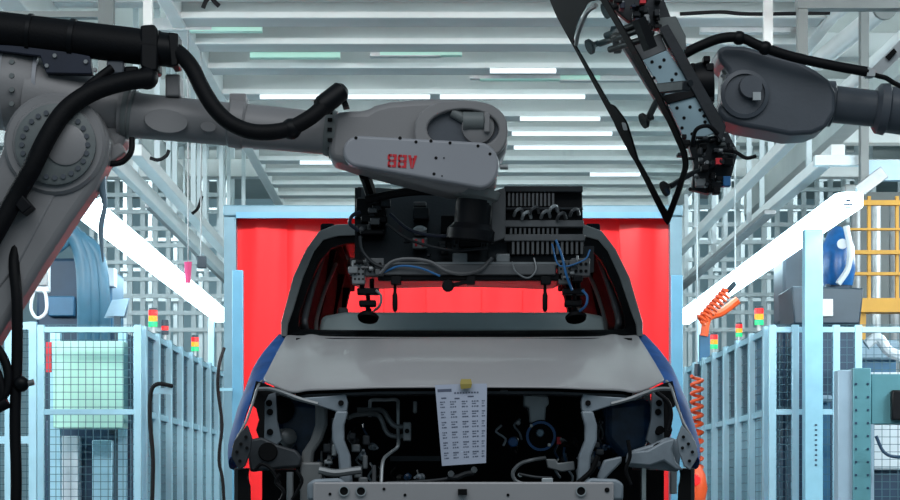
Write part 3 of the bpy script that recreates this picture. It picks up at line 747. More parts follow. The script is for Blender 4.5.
MB().lathe(P(407, 431, 9.115), (0, -1, 0), [(0, .010), (.006, .010)], 10).build('connector_port', 'bay_black', car)
for x, y, w, h, m in ((356, 448, 8, 8, 'steel_mid'), (365, 462, 5, 14, 'steel_mid'), (327, 448, 8, 9, 'car_under'), (366, 440, 7, 10, 'car_under'), (328, 462, 8, 5, 'steel_pale'), (358, 472, 8, 12, 'steel_mid'), (415, 407, 4, 12, 'steel_mid'), (504, 391, 8, 3, 'steel_mid'), (363, 481, 9, 8, 'steel_mid'), (334, 450, 5, 12, 'steel_pale'), (394, 484, 16, 6, 'car_under'), (352, 436, 7, 7, 'car_under')):
    MB().pbox(x-w/2, y-h/2, x+w/2, y+h/2, 9.1, 9.16).build('clip_block', m, car, bevel=.006)
# centre low bracket
pipe([(448, 476, 9.0), (455, 478, 9.0), (466, 474, 9.0), (474, 473, 9.0)], .012, 'car_under')
for x, y in ((451, 474), (474, 470)): MB().lathe(P(x, y, 8.96), (0, -1, 0), [(0, .014), (.02, .012)], 12).build('bush', 'steel_mid', car)
MB().pbox(390, 456, 440, 461, 9.5, 9.56).build('cross_rod', 'car_under', car)
pipe([(392, 483, 9.1), (415, 482, 9.1), (440, 480, 9.1), (460, 476, 9.1)], .008, 'car_under')
# right: reservoir, hub, hose loop
MB().prism([P(x, y, 9.3) for x, y in ((524, 393), (532, 392), (533, 395), (548, 396), (549, 404), (546, 407), (545, 424), (537, 426), (530, 422), (529, 408), (524, 406))], (0, .12, 0)).build('reservoir', 'steel_pale', car, bevel=.012)
MB().lathe(P(528, 396, 9.28), (0, 0, 1), [(0, .016), (.02, .016)], 12).build('reservoir_cap', 'car_under', car)
MB().lathe(P(541, 436, 9.28), (0, -1, 0), [(0, .065), (.02, .068), (.03, .06)], 24).build('hub_drum', 'bay_black', car)
MB().ring([P(541+15*math.cos(a*math.pi/12), 436+15*math.sin(a*math.pi/12), 9.24) for a in range(24)], [P(541+12.5*math.cos(a*math.pi/12), 436+12.5*math.sin(a*math.pi/12), 9.24) for a in range(24)], (0, .03, 0)).build('hub_ring', 'hub_blue', car, label='blue ring around the hub')
MB().lathe(P(540, 433, 9.25), (0, -1, 0), [(0, .018), (.02, .014)], 12).build('hub_nut', 'teal_pale', car)
for x, y, r, m in ((518, 423, .011, 'steel_mid'), (531, 426, .008, 'steel_pale'), (549, 445, .008, 'steel_pale'), (520, 475, .010, 'dash_grey')): MB().lathe(P(x, y, 9.2), (0, -1, 0), [(0, r), (.03, r*.8)], 10).build('bolt_head', m, car)
MB().lathe(P(513, 442, 9.3), (0, -1, 0), [(0, .022), (.015, .018)], 14).build('blue_cap', 'hub_blue', car, label='small blue cap')
MB().pbox(557, 437, 561, 444, 9.2, 9.24).build('red_clip', 'red_print', car, label='small red clip')
pipe([(545, 458, 9.15), (532, 460, 9.1), (520, 464, 9.1), (513, 472, 9.1), (515, 480, 9.1), (524, 484, 9.1), (536, 485, 9.1)], .008, 'steel_mid', 'hose')
pipe([(519, 474, 9.1), (535, 477, 9.1), (552, 478, 9.1)], .006, 'car_under', 'hose')
MB().prism([P(x, y, 9.08) for x, y in ((546, 459), (556, 459), (558, 463), (574, 461), (575, 470), (562, 472), (548, 468))], (0, .05, 0)).build('small_bracket', 'steel_mid', car, bevel=.005)
MB().pbox(542, 478, 553, 487, 8.75, 8.8).build('beam_clip', 'steel_pale', car, bevel=.004)
for x, y in ((596, 445), (592, 438), (600, 452), (590, 460), (597, 464)): MB().pbox(x-4, y-3, x+4, y+3, 9.1, 9.15).build('clip_block', 'car_under', car, bevel=.006)
pipe([(572, 488, 8.9), (584, 478, 8.9), (592, 470, 8.9), (598, 456, 8.9)], .011, 'bay_black', 'hose')
MB().prism([P(x, y, 8.98) for x, y in ((597, 478), (604, 460), (622, 456), (622, 462), (610, 474), (603, 482))], (0, .05, 0)).build('lower_gusset', 'car_steel', car, bevel=.008)
MB().prism([P(x, y, 8.96) for x, y in ((628, 452), (648, 450), (664, 441), (676, 438), (672, 450), (676, 462), (684, 470), (676, 470), (664, 461), (650, 466), (626, 464))], (0, .05, 0)).build('branched_bracket', 'car_steel', car, bevel=.008)
pipe([(628, 440, 8.93), (630, 456, 8.93), (626, 470, 8.93), (631, 485, 8.93)], .008, 'rubber', 'cable')
pipe([(656, 392, 8.98), (668, 402, 8.98), (671, 416, 8.98), (668, 430, 8.98)], .009, 'rubber', 'cable')
pipe([(280, 484, 9.0), (272, 470, 9.0), (262, 464, 9.0), (255, 470, 9.0)], .007, 'rubber', 'cable')
MB().pbox(671, 470, 677, 494, 9.2, 9.26).build('pale_sleeve', 'steel_pale', car, bevel=.004)
MB().pbox(642, 464, 646, 600, 9.3, 9.35).build('rod', 'dash_grey', car)
MB().lathe(P(660, 430, 9.12), (0, -1, 0), [(0, .018), (.006, .018)], 12).build('plug', 'bay_black', car)
rnd = random.Random(3)
for (x0, y0, x1, y1, n_) in ((318, 440, 334, 476, 9), (350, 430, 372, 478, 9), (556, 430, 578, 474, 9), (276, 440, 300, 462, 5), (500, 410, 520, 450, 4), (590, 425, 602, 462, 6), (376, 474, 440, 482, 6)):
    for k in range(n_):
        x = rnd.uniform(x0, x1); y = rnd.uniform(y0, y1); d = rnd.uniform(9.15, 9.4); m = rnd.choice(('car_under', 'car_steel', 'lamp_blue', 'bay_black', 'steel_mid'))
        if k % 2: MB().lathe(P(x, y, d), (rnd.uniform(-.6, .6), -1, rnd.uniform(-.6, .6)), [(0, .016), (.03, .014), (.034, .007), (.06, .006)], 10).build('fitting', m, car)
        else: MB().tube([P(x, y-8, d), P(x+rnd.uniform(-6, 6), y-2, d-.03), P(x+rnd.uniform(-5, 5), y+5, d-.02), P(x+2, y+12, d)], .005, 6, 3).build('wire', m, car)
# bumper beam
bb = MB().pbox(313, 482, 614, 545, 8.70, 8.80).build('bumper_beam', 'car_paint', car, bevel=.008)
hb = MB()
for x, y, r in ((344, 491, .017), (361, 492, .018), (581, 491, .018), (607, 490, .010), (330, 494, .006), (384, 489, .006), (405, 495, .006), (508, 495, .006)): hb.lathe(P(x, y, 8.70), (0, -1, 0), [(0, r), (.003, r)], 14)
hb.build('beam_holes', 'bay_black', bb, kind='stuff')
for x in (344, 361, 581):
    MB().ring([P(x+5.4*math.cos(a*math.pi/8), 491+5.4*math.sin(a*math.pi/8), 8.697) for a in range(16)], [P(x+4.2*math.cos(a*math.pi/8), 491+4.2*math.sin(a*math.pi/8), 8.697) for a in range(16)], (0, -.006, 0)).build('hole_flange', 'steel_pale', bb)
MB().pbox(458, 489, 467, 495, 8.68, 8.70).build('latch_block', 'bay_black', bb)
MB().pbox(313, 545, 614, 556, 8.74, 8.86).build('beam_lower', 'car_under', bb)
# carrier the body stands on
cr = thing('body_carrier', 'steel carrier skid under the car body', 'carrier', (CX, 9, 0))
for s in (-1, 1): MB().box((CX+s*.62, 11.2, .2), (.14, 5.2, .4)).build('skid_rail', 'machine_navy', cr)
for y in (9.3, 13.0): MB().box((CX, y, .45), (1.4, .14, .10)).build('cross_member', 'machine_navy', cr); 
for y in (9.3, 13.0): MB().box((CX, y, .54), (1.2, .12, .08)).build('support_pad', 'rubber', cr)
# printed sheet taped to the bonnet edge
t = thing('printed_sheet', 'white printed checklist sheet taped to the bonnet edge', 'paper', P(463, 465, 8.78))
c = [P(435, 385, 8.84), P(487, 383.5, 8.84), P(486, 463, 8.80), P(442, 466, 8.80)]
def sheet(u, v, lift=0):
    top = c[0].lerp(c[1], u); bot = c[3].lerp(c[2], u); p = top.lerp(bot, v)
    return p+Vector((0, -.018*math.sin(math.pi*u)-.012*math.sin(2.2*v)-lift, 0))
MB().grid([[sheet(i/8, j/12) for i in range(9)] for j in range(13)], (0, .0015, 0)).build('sheet', 'paper', t)
pr = MB()
def dash(u, v, w, h):
    q = [sheet(u, v, .0015), sheet(u+w, v, .0015), sheet(u+w, v+h, .0015), sheet(u, v+h, .0015)]; pr.add(q, [(0, 1, 2, 3)])
dash(.04, .055, .27, .035)
for k in range(9): dash(.36+k*.055, .10, .035, .018)
dash(.10, .16, .10, .014); dash(.36, .17, .10, .014); dash(.62, .15, .12, .014)
for rrow in range(12):
    v = .21+rrow*.063
    for cc, (u, w) in enumerate(((.07, .10), (.27, .13), (.50, .13), (.70, .14), (.90, .07))):
        for k in range(3): dash(u+k*w/3, v, w/3*random.choice((.6, .85)), .013)
        if rrow % 2 == 0: dash(u, v+.031, w*.6, .008)
pr.build('print', 'ink', t, kind='stuff', normals=False)
tp = MB().grid([[P(461, 379, 8.82), P(471, 379, 8.82)], [P(460, 384, 8.80), P(472, 384, 8.80)], [P(461, 389, 8.80), P(471, 388, 8.80)]], (0, .001, 0)).build('tape', 'tape_yellow', t, label='yellow tape')

# ------------------------------------------------------------------ left robot
DR = 9.9
rb = thing('robot_arm', 'grey industrial robot arm reaching in from the left, red letters on its wrist', 'robot', (X(-120, DR), DR, 0))
def yl(p, r_prof, m, name, seg=28, bev=0, par=None, lab=None):
    """turned part around the viewing direction; p = centre of its front"""
    return MB().lathe(p, (0, -1, 0), r_prof, seg).build(name, m, par or rb, label=lab)
u = lambda n: px(n, DR)
# forearm
a, b = P(120, 114, DR), P(334, 134, DR); L = (b-a).length
MB().lathe(a, b-a, [(0, u(24)), (L*.06, u(24)), (L*.1, u(22.5)), (L*.5, u(21.5)), (L*.52, u(22)), (L, u(21))], 28).build('forearm_tube', 'robot_grey', rb)
for x0, x1, r in ((229, 246, 25), ):
    p, q = P(x0, 122, DR), P(x1, 124, DR); MB().lathe(p, q-p, [(0, u(r-2)), (.01, u(r)), ((q-p).length-.01, u(r)), ((q-p).length, u(r-2))], 28).build('clamp_band', 'robot_grey', rb)
MB().pbox(229, 93, 246, 106, DR-.07, DR+.07).build('band_lug', 'robot_grey', rb, bevel=.008)
MB().pbox(165, 74, 180, 96, DR-.07, DR+.07).build('band_lug', 'robot_grey', rb, bevel=.008)
for x0, w in ((124, 5), (131, 3)):
    p, q = P(x0, 114.5, DR), P(x0+w, 115, DR); MB().lathe(p, q-p, [(0, u(25)), ((q-p).length, u(25))], 28).build('flange_ring', 'robot_ring', rb)
def outline_plate(cx, cy, rx, ry, d, m, name, th=.012):
    MB().prism([P(cx+rx*math.cos(k*math.pi/10), cy+ry*math.sin(k*math.pi/10)+.09*rx*math.cos(k*math.pi/10), d) for k in range(20)], (0, th, 0)).build(name, m, rb, bevel=.003)
outline_plate(166, 121, 22, 12, DR-u(22)-.004, 'robot_grey', 'inspection_cover')
outline_plate(208, 127, 8, 5, DR-u(22)-.002, 'robot_grey', 'inspection_cover')
# flange between forearm and wrist
p, q = P(325, 133, DR), P(336, 134, DR); MB().lathe(p, q-p, [(0, u(22)), (.015, u(23)), ((q-p).length, u(23))], 28).build('wrist_flange', 'robot_ring', rb)
hb = MB()
for k in range(14):
    th = 2*math.pi*k/14; cc = P(331, 133.5, DR); hb.box(cc+Vector((0, -math.cos(th)*u(23), math.sin(th)*u(23))), (.02, .016, .016))
hb.build('flange_bolts', 'bay_black', rb, kind='stuff')
# wrist housing
body = ((333, 112), (352, 110), (366, 110), (374, 105), (390, 101), (415, 99), (445, 98), (470, 100), (488, 105), (499, 114), (506, 128), (508, 142), (505, 152), (500, 160), (496, 186), (484, 192), (450, 192), (400, 179), (372, 172), (352, 166), (340, 162), (330, 160), (328, 150), (330, 130))
cav = [(398+0, 0)]
MB().pprism(body, DR-.10, DR+.17).build('wrist_housing', 'robot_grey', rb, bevel=.03, seg=3)
# side wall with the round recess: ring between outer shape and opening
op_out = []; op_in = []
for k in range(28):
    th = 2*math.pi*k/28
    op_out.append(P(461+47*math.copysign(abs(math.cos(th))**.8, math.cos(th)), 131+31*math.copysign(abs(math.sin(th))**.8, math.sin(th)), DR-.15))
    op_in.append(P(463+36*math.cos(th), 129+20*math.sin(th), DR-.15))
MB().ring(op_out, op_in, (0, .09, 0)).build('recess_rim', 'robot_grey', rb, bevel=.008)
MB().pprism([(463+36*math.cos(k*math.pi/14), 129+20*math.sin(k*math.pi/14)) for k in range(28)], DR-.108, DR-.095).build('recess_floor', 'robot_dark', rb)
MB().lathe(P(478, 128, DR-.10), (0, -1, 0), [(0, u(17)), (.03, u(16)), (.04, u(10))], 24).build('motor_cap', 'robot_grey', rb)
MB().lathe(P(452, 112, DR-.12), (1, 0, -.55), [(0, u(5)), (u(26), u(5))], 14).build('motor_shaft', 'robot_ring', rb)
MB().lathe(P(463, 121, DR-.13), (1, 0, 0), [(0, u(9)), (u(20), u(9)), (u(22), u(6))], 20).build('motor_body', 'robot_ring', rb)
MB().pbox(484, 112, 490, 132, DR-.16, DR-.11).build('motor_rib', 'robot_grey', rb, bevel=.005)
# cover plate
cv = []
for k in range(13):
    th = math.pi/2+math.pi*k/12; cv.append((359+16*math.cos(th), 151-15.5*math.sin(th)+0))
cv2 = []
for k in range(13):
    th = -math.pi/2+math.pi*k/12; cv2.append((480+19*math.cos(th), 165-23*math.sin(th)))
cover = cv[::1]+cv2
MB().pprism(cover, DR-.175, DR-.09).build('wrist_cover', 'robot_cover', rb, bevel=.012, seg=3)
hb = MB()
for x, y in ((356, 138), (400, 138), (450, 143), (478, 146), (490, 154), (436, 158), (434, 174), (431, 141), (416, 142)): hb.lathe(P(x, y, DR-.174), (0, -1, 0), [(0, u(1.7)), (.004, u(1.4))], 10)
hb.build('cover_bolts', 'bay_black', rb, kind='stuff')
for x, y in ((444, 158), (442, 176)): yl(P(x, y, DR-.175), [(0, u(.8)), (.003, u(.8))], 'bay_black', 'small_bolt', 8)
MB().cyl(P(500, 167, DR-.1), P(508, 167, DR-.1), u(2.6), seg=10).build('end_plug', 'steel_mid', rb)
# lettering, upside down as on the robot
def letter(kind, ox):
    """blocky letter, 9 wide 13 high, drawn turned by 180 degrees; ox = offset along the word"""
    mb = MB(); cx0, cy0 = 402, 161.2; rot = math.radians(180+3.5)
    def Q(u, v): 
        a, b = (ox+u-4.6), (v-6.5); return P(cx0+a*math.cos(rot)+b*math.sin(rot), cy0+a*math.sin(rot)-b*math.cos(rot), DR-.1785)
    def bar(*uv): mb.prism([Q(u, v) for u, v in uv], (0, .004, 0))
    if kind == 'A':
        bar((0, 0), (2.9, 0), (3.5, 3), (4.2, 6), (4.2, 13), (3.2, 13)); bar((9, 0), (6.1, 0), (5.5, 3), (4.8, 6), (4.8, 13), (5.8, 13)); bar((3.0, 2.6), (4.3, 2.6), (4.3, 5), (3.4, 5)); bar((4.7, 2.6), (6, 2.6), (5.6, 5), (4.7, 5))
    else:
        for (a0, a1) in ((0, 4.2), (4.8, 8.8)):
            if a0 == 0: bar((0, 0), (2.6, 0), (2.6, 6.2), (0, 6.2)); bar((0, 6.7), (2.6, 6.7), (2.6, 13), (0, 13))
            for v0, v1 in ((0, 2.3), (10.8, 13), (5.3, 6.2), (6.7, 7.6)): bar((max(a0, 2.6), v0), (a1-(1 if a0 else 0), v0), (a1-(1 if a0 else 0), v1), (max(a0, 2.6), v1))
        bar((6.6, .1), (8, .2), (9, 1.6), (9, 4.9), (8, 6.2), (6.6, 6.2)); bar((6.4, 6.7), (7.8, 6.7), (8.6, 8), (8.6, 11.6), (7.8, 13), (6.4, 13))
    mb.build('letter', 'red_print', rb, label='red letter %s, upside down' % kind)
letter('A', -10.2); letter('B', 0); letter('B', 10.2)
# tool flange under the wrist
MB().lathe(P(477, 190, DR), (-.15, 0, -1), [(0, u(24)), (u(8), u(22)), (u(10), u(17)), (u(24), u(16))], 24).build('tool_flange', 'robot_ring', rb)
MB().lathe(P(474, 200, DR), (-.1, .05, -1), [(0, u(18)), (u(24), u(18)), (u(30), u(24)), (u(40), u(24))], 24).build('tool_changer', 'black_plastic', rb)
# elbow casing and joint
p, q = P(-60, 86, DR+.02), P(47, 90, DR+.02)
MB().lathe(p, q-p, [(0, u(40)), ((q-p).length*.72, u(42)), ((q-p).length*.9, u(38)), ((q-p).length, u(30))], 28).build('elbow_casing', 'robot_grey', rb)
for xx, rr in ((4, 42.5), (38, 38)):
    e = P(xx, 88, DR+.02); MB().lathe(e, (1, .0, -.03), [(0, u(rr)), (u(4), u(rr))], 28).build('casing_band', 'robot_cover', rb)
for yy in (62, 76, 90, 104):
    MB().lathe(P(12, yy, DR-.17+abs(yy-88)*.001), (0, -1, 0), [(0, u(3)), (.012, u(2.5))], 10).build('casing_bolt', 'robot_ring', rb)
p, q = P(30, 96, DR+.02), P(128, 112, DR+.02)
MB().lathe(p, q-p, [(0, u(40)), ((q-p).length*.35, u(34)), ((q-p).length*.8, u(27)), ((q-p).length, u(25))], 28).build('forearm_root', 'robot_grey', rb)
MB().prism([P(x, y, DR-.05) for x, y in ((30, 70), (100, 92), (128, 136), (112, 160), (80, 160), (20, 150))], (0, .2, 0)).build('elbow_web', 'robot_grey', rb, bevel=.03)
# lower arm: long tapered limb down to the left
la = ((18, 112), (58, 96), (95, 108), (110, 138), (107, 162), (94, 188), (70, 222), (44, 262), (18, 304), (-40, 400), (-90, 470), (-170, 430), (-60, 280), (-20, 200), (2, 146))
MB().pprism(la, DR-.22, DR-.02).build('lower_arm', 'robot_grey', rb, bevel=.035, seg=3)
MB().pprism([(26, 196), (40, 178), (58, 190), (20, 262), (-10, 300), (-20, 280)], DR-.228, DR-.2).build('arm_panel', 'robot_grey', rb, bevel=.01)
J = (56, 145)
yl(P(*J, DR-.20), [(0, u(50)), (.03, u(50)), (.045, u(47)), (.045, u(41)), (.05, u(40))], 'robot_grey', 'joint_rim', 36)
yl(P(*J, DR-.245), [(0, u(39.5)), (.022, u(39.5)), (.028, u(37))], 'robot_ring', 'joint_disc', 36)
yl(P(J[0]+10, J[1], DR-.27), [(0, u(20)), (.01, u(20)), (.014, u(18))], 'robot_grey', 'joint_cap', 28)
bt = MB().lathe(P(J[0]+32, J[1], DR-.27), (0, -1, 0), [(0, u(2.6)), (.012, u(2.6)), (.012, u(1.2))], 8).build('joint_bolt', 'robot_dark', rb)
for k in range(1, 24):
    th = 2*math.pi*k/24; dup_part(bt, (u(32)*(math.cos(th)-1), 0, u(32)*math.sin(th)), rb)
MB().pprism([(98, 150), (120, 142), (126, 152), (112, 162), (92, 170)], DR-.12, DR+.02).build('stop_block', 'robot_grey', rb, bevel=.01)
# pedestal, outside the picture
MB().lathe((X(-130, DR), DR, 0), (0, 0, 1), [(0, .45), (.08, .45), (.09, .34), (.55, .30), (1.0, .26), (1.25, .2)], 28).build('pedestal', 'robot_grey', rb)
# dress pack tube box
dp = MB(); p, q = P(-30, 26, DR-.12), P(160, 49, DR-.12); dp.cyl(p, q, u(18), seg=12)
dp.build('dress_pack_sleeve', 'rubber', rb, bevel=.01)
for fx, ww in ((28, 4), (70, 5), (158, 18)):
    c0 = P(fx, 26+(fx+30)*.121, DR-.12); c1 = P(fx+ww, 26+(fx+ww+30)*.121, DR-.12); MB().cyl(c0, c1, u(19.5 if fx < 100 else 17), seg=16).build('sleeve_collar', 'black_plastic', rb)
MB().pprism([(168, 32), (171, 66), (178, 65), (178, 33)], DR-.2, DR-.05).build('end_flange', 'black_plastic', rb, bevel=.005)
MB().pprism([(140, 25), (154, 24), (158, 30), (158, 70), (150, 72), (140, 66)], DR-.2, DR-.04).build('clamp_block', 'black_plastic', rb, bevel=.01)
MB().pprism([(-10, 44), (48, 47), (90, 56), (92, 74), (46, 73), (40, 56), (-10, 50)], DR-.16, DR-.10).build('mounting_bracket', 'navy_plate', rb, bevel=.004)
hb = MB()
for x, y in ((47, 66), (95, 70), (55, 56), (86, 62)): hb.lathe(P(x, y, DR-.16), (0, -1, 0), [(0, u(2.4)), (.012, u(2))], 10)
hb.build('bracket_bolts', 'steel_mid', rb, kind='stuff')
MB().pbox(106, 60, 124, 74, DR-.14, DR-.05).build('hose_saddle', 'robot_dark', rb, bevel=.01)
MB().pbox(124, 66, 138, 78, DR-.14, DR-.05).build('hose_saddle', 'black_plastic', rb, bevel=.01)
def hose(pts, r, name='hose', d=DR-.22, m='rubber', par=None): return MB().tube([P(x, y, d+dd) for x, y, dd in pts], r, 12).build(name, m, par or rb)
hose(((166, 48, .08), (180, 54, .05), (192, 68, 0), (203, 90, -.02), (216, 110, -.04), (232, 124, -.05), (255, 132, -.05), (285, 130, -.04), (308, 119, -.03), (324, 106, 0), (340, 92, .05)), u(8))
MB().ball(P(291, 129, DR-.25), u(10.5)).build('hose_coupling', 'black_plastic', rb)
p, q = P(320, 108, DR-.22), P(341, 91, DR-.18); MB().lathe(p, q-p, [(0, u(9)), (.02, u(10.5)), ((q-p).length, u(10)), ((q-p).length+.02, u(6))], 18).build('hose_end', 'black_plastic', rb)
MB().pprism([(338, 94), (344, 92), (349, 106), (343, 107)], DR-.16, DR-.08).build('hose_bracket', 'black_plastic', rb)
hose(((-20, 260, -.08), (0, 225, -.08), (16, 196, -.08), (32, 168, -.1), (48, 136, -.1), (66, 110, -.08), (92, 92, -.05), (122, 82, 0), (150, 78, .04)), u(9.5))
MB().ball(P(147, 78, DR-.17), u(11.5), sq=1).build('hose_coupling', 'black_plastic', rb)
hose(((-4, 214, -.02), (20, 188, 0), (44, 152, -.02), (62, 118, 0), (76, 98, .03), (96, 80, .06), (112, 68, .08)), u(4.5))
hose(((108, 164, .1), (122, 162, .1), (131, 152, .1), (132, 138, .12)), u(3))
MB().pprism([(8, 196), (18, 190), (32, 206), (22, 214)], DR-.33, DR-.20).build('hose_clamp', 'black_plastic', rb, bevel=.005)
hose(((20, 222, .05), (14, 260, .0), (17, 300, -.03), (17, 360, -.03), (15, 420, -.03), (16, 500, -.03), (10, 620, 0), (-60, 690, .1)), u(5.5))
hose(((-14, 340, -.05), (0, 352, -.05), (8, 372, -.05), (6, 392, -.05), (-6, 400, -.05), (-30, 380, 0)), u(4.5))
hose(((-14, 356, -.06), (-2, 372, -.06), (2, 396, -.06), (-8, 410, -.05)), u(3.5))
MB().ball(P(21, 384, DR-.26), u(8)).build('connector', 'black_plastic', rb); MB().cyl(P(26, 384, DR-.26), P(34, 382, DR-.26), u(3)).build('connector_tip', 'steel_mid', rb)
MB().cyl(P(-4, 408, DR-.27), P(8, 402, DR-.27), u(6)).build('connector', 'black_plastic', rb)
# support stand linking lower hose end is on the floor

# ------------------------------------------------------------------ gripper over the windscreen opening (left robot)
def greeble(c, w, h, dep, n, seed, mats=('black_plastic', 'plate_dark', 'steel_mid', 'fin_grey'), par=None, name='valve_block'):
    rnd = random.Random(seed)
    for i in range(n):
        x = c[0]+rnd.uniform(-w, w)/2; y = c[1]+rnd.uniform(-h, h)/2; d = c[2]-rnd.uniform(0, dep); sx = rnd.uniform(4, 10); sy = rnd.uniform(3, 8); m = mats[rnd.randrange(len(mats))]
        if rnd.random() < .6: MB().pbox(x-sx/2, y-sy/2, x+sx/2, y+sy/2, d, d+.06).build(name, m, par, bevel=.004)
        else:
            a = rnd.choice(((1, 0, 0), (0, 0, 1), (0, -1, 0))); MB().lathe(P(x, y, d), a, [(0, px(sy*.35, d)), (px(sx*.6, d), px(sy*.35, d)), (px(sx*.8, d), px(sy*.2, d))], 10).build('fitting', m, par)
GP = 10.18
gr = thing('suction_gripper', 'dark suction cup gripper frame lowered into the windscreen opening of the car', 'gripper', P(468, 330, 10.1))
# back plate, tilted like the screen opening
A = [P(357, 272, 10.08), P(492, 272, 10.08), P(492, 196, 10.42), P(357, 190, 10.42)]
MB().prism(A, (0, .03, .02)).build('back_plate', 'plate_dark', gr, bevel=.004)
MB().bar(P(358, 190, 10.38), P(358, 274, 10.06), .03, .03).build('edge_bar', 'black_plastic', gr)
MB().pprism([(491, 192), (506, 187), (506, 238), (491, 243)], 10.04, 10.3).build('valve_box_side', 'fin_grey', gr, bevel=.006)
MB().pprism([(504, 186), (582, 186), (584, 254), (508, 256)], 10.1, 10.32).build('valve_box', 'black_plastic', gr, bevel=.006)
for (x0, y0, x1, y1, m) in ((504, 186, 583, 192, 'plate_dark'), (504, 220, 584, 227, 'fin_grey'), (504, 234, 585, 241, 'fin_grey'), (506, 207, 583, 210, 'plate_dark')): MB().pbox(x0, y0, x1, y1, 10.04, 10.1).build('box_rail', m, gr, bevel=.004)
fn = MB().pbox(508, 193, 510.2, 206, 10.05, 10.1).build('cooling_fin', 'fin_grey', gr)
for k in range(1, 12): dup_part(fn, (px(4.0, 10.05)*k, 0, 0), gr)
fn = MB().pbox(512, 241, 514.4, 254, 10.05, 10.1).build('cooling_fin', 'fin_grey', gr)
for k in range(1, 15): dup_part(fn, (px(4.9, 10.05)*k, 0, 0), gr)
fn = MB().pbox(510, 228, 512.2, 234, 10.05, 10.1).build('cooling_fin', 'fin_grey', gr)
for k in range(1, 11): dup_part(fn, (px(4.6, 10.05)*k, 0, 0), gr)
for x, y, m in ((514, 212, 'steel_mid'), (522, 215, 'steel_pale'), (530, 210, 'fin_grey'), (541, 214, 'steel_mid'), (549, 209, 'steel_pale'), (557, 216, 'fin_grey'), (570, 212, 'fin_grey')):
    MB().tube([P(x, y+4, 10.03), P(x+2, y-1, 10.0), P(x+7, y-3, 10.02), P(x+9, y+3, 10.05)], .008, 6).build('air_fitting', m, gr)
MB().pprism([(488, 240), (508, 238), (584, 252), (588, 268), (488, 270)], 10.12, 10.16).build('lower_plate', 'plate_dark', gr, bevel=.003)
MB().pbox(350, 258, 362, 276, 10.14, 10.18).build('side_plate', 'plate_dark', gr)
MB().pbox(584, 246, 594, 272, 10.14, 10.18).build('side_plate', 'plate_dark', gr)
# cross bar
MB().pbox(384, 264, 556, 275, 9.98, 10.06).build('cross_bar', 'fin_grey', gr, bevel=.006)
MB().pbox(392, 262, 560, 265, 9.99, 10.07).build('bar_cap', 'steel_mid', gr)
MB().pbox(378, 273, 562, 280, 10.0, 10.06).build('lower_bar', 'black_plastic', gr, bevel=.004)
for x in (396, 546):
    MB().pbox(x-5, 276, x+5, 284, 9.98, 10.05).build('pin_holder', 'black_plastic', gr, bevel=.003)
    MB().lathe(P(x-1, 283, 10.02), (0, 0, -1), [(0, px(1.6, 10)), (px(10, 10), px(1.6, 10)), (px(12, 10), px(2.6, 10)), (px(26, 10), px(2.6, 10)), (px(29, 10), px(1.2, 10))], 10).build('locating_pin', 'rubber', gr)
for sx, cx0 in ((-1, 368), (1, 574)):
    # perforated end block
    MB().pbox(cx0-16, 260, cx0-3, 284, 10.0, 10.06).build('end_block', 'steel_mid' if sx < 0 else 'fin_grey', gr, bevel=.004)
    MB().pbox(cx0-3, 258, cx0+16, 276, 9.98, 10.05).build('end_block', 'fin_grey', gr, bevel=.004)
    hb = MB()
    for i in range(3):
        for j in range(4): hb.lathe(P(cx0-13+i*4, 264+j*5, 10.0), (0, -1, 0), [(0, .005), (.003, .005)], 6)
    for i in range(3): hb.lathe(P(cx0+2+i*5, 264, 9.98), (0, -1, 0), [(0, .008), (.01, .006)], 8); hb.lathe(P(cx0+2+i*5, 271, 9.98), (0, -1, 0), [(0, .008), (.01, .006)], 8)
    hb.build('block_bolts', 'bay_black', gr, kind='stuff')
    for dx in (-6, 4): MB().cyl(P(cx0+dx, 280, 10.05), P(cx0+dx, 293, 10.1), px(2.4, 10)).build('guide_rod', 'black_plastic', gr)
    MB().pbox(cx0-11, 288, cx0+11, 294, 10.03, 10.11).build('slide_plate', 'black_plastic', gr, bevel=.005)
    MB().cyl(P(cx0, 292, 10.1), P(cx0, 312, 10.12), px(2.2, 10)).build('cup_rod', 'black_plastic', gr)
    MB().pbox(cx0-9, 300, cx0+8, 306, 10.06, 10.14).build('swivel_block', 'black_plastic', gr, bevel=.006)
    cup = MB().lathe(P(cx0+1, 309, 10.13), (.08*sx, -.45, -1), [(0, px(2.5, 10)), (px(4, 10), px(3, 10)), (px(6, 10), px(8, 10)), (px(9, 10), px(11, 10)), (px(12, 10), px(10, 10)), (px(12.5, 10), px(6, 10))], 20).build('suction_cup', 'rubber', gr)
    MB().tube([P(cx0+8, 290, 10.0), P(cx0+13, 296, 10.0), P(cx0+12, 305, 10.0), P(cx0+6, 311, 10.05)], .006, 6).build('air_line', 'cable_blue' if sx > 0 else 'steel_mid', gr)
    greeble((cx0-1, 270, 9.98), 30, 18, .04, 7, 11+sx, par=gr)
# probe
MB().pbox(467, 276, 475, 284, 9.95, 10.0).build('probe_holder', 'black_plastic', gr); MB().bar(P(450, 286, 9.95), P(471, 281, 9.96), .018, .018).build('probe_arm', 'black_plastic', gr)
MB().lathe(P(448, 286, 9.95), (0, -1, 0), [(0, px(6, 10)), (.02, px(6, 10)), (.025, px(4.5, 10))], 18).build('probe_head', 'black_plastic', gr)
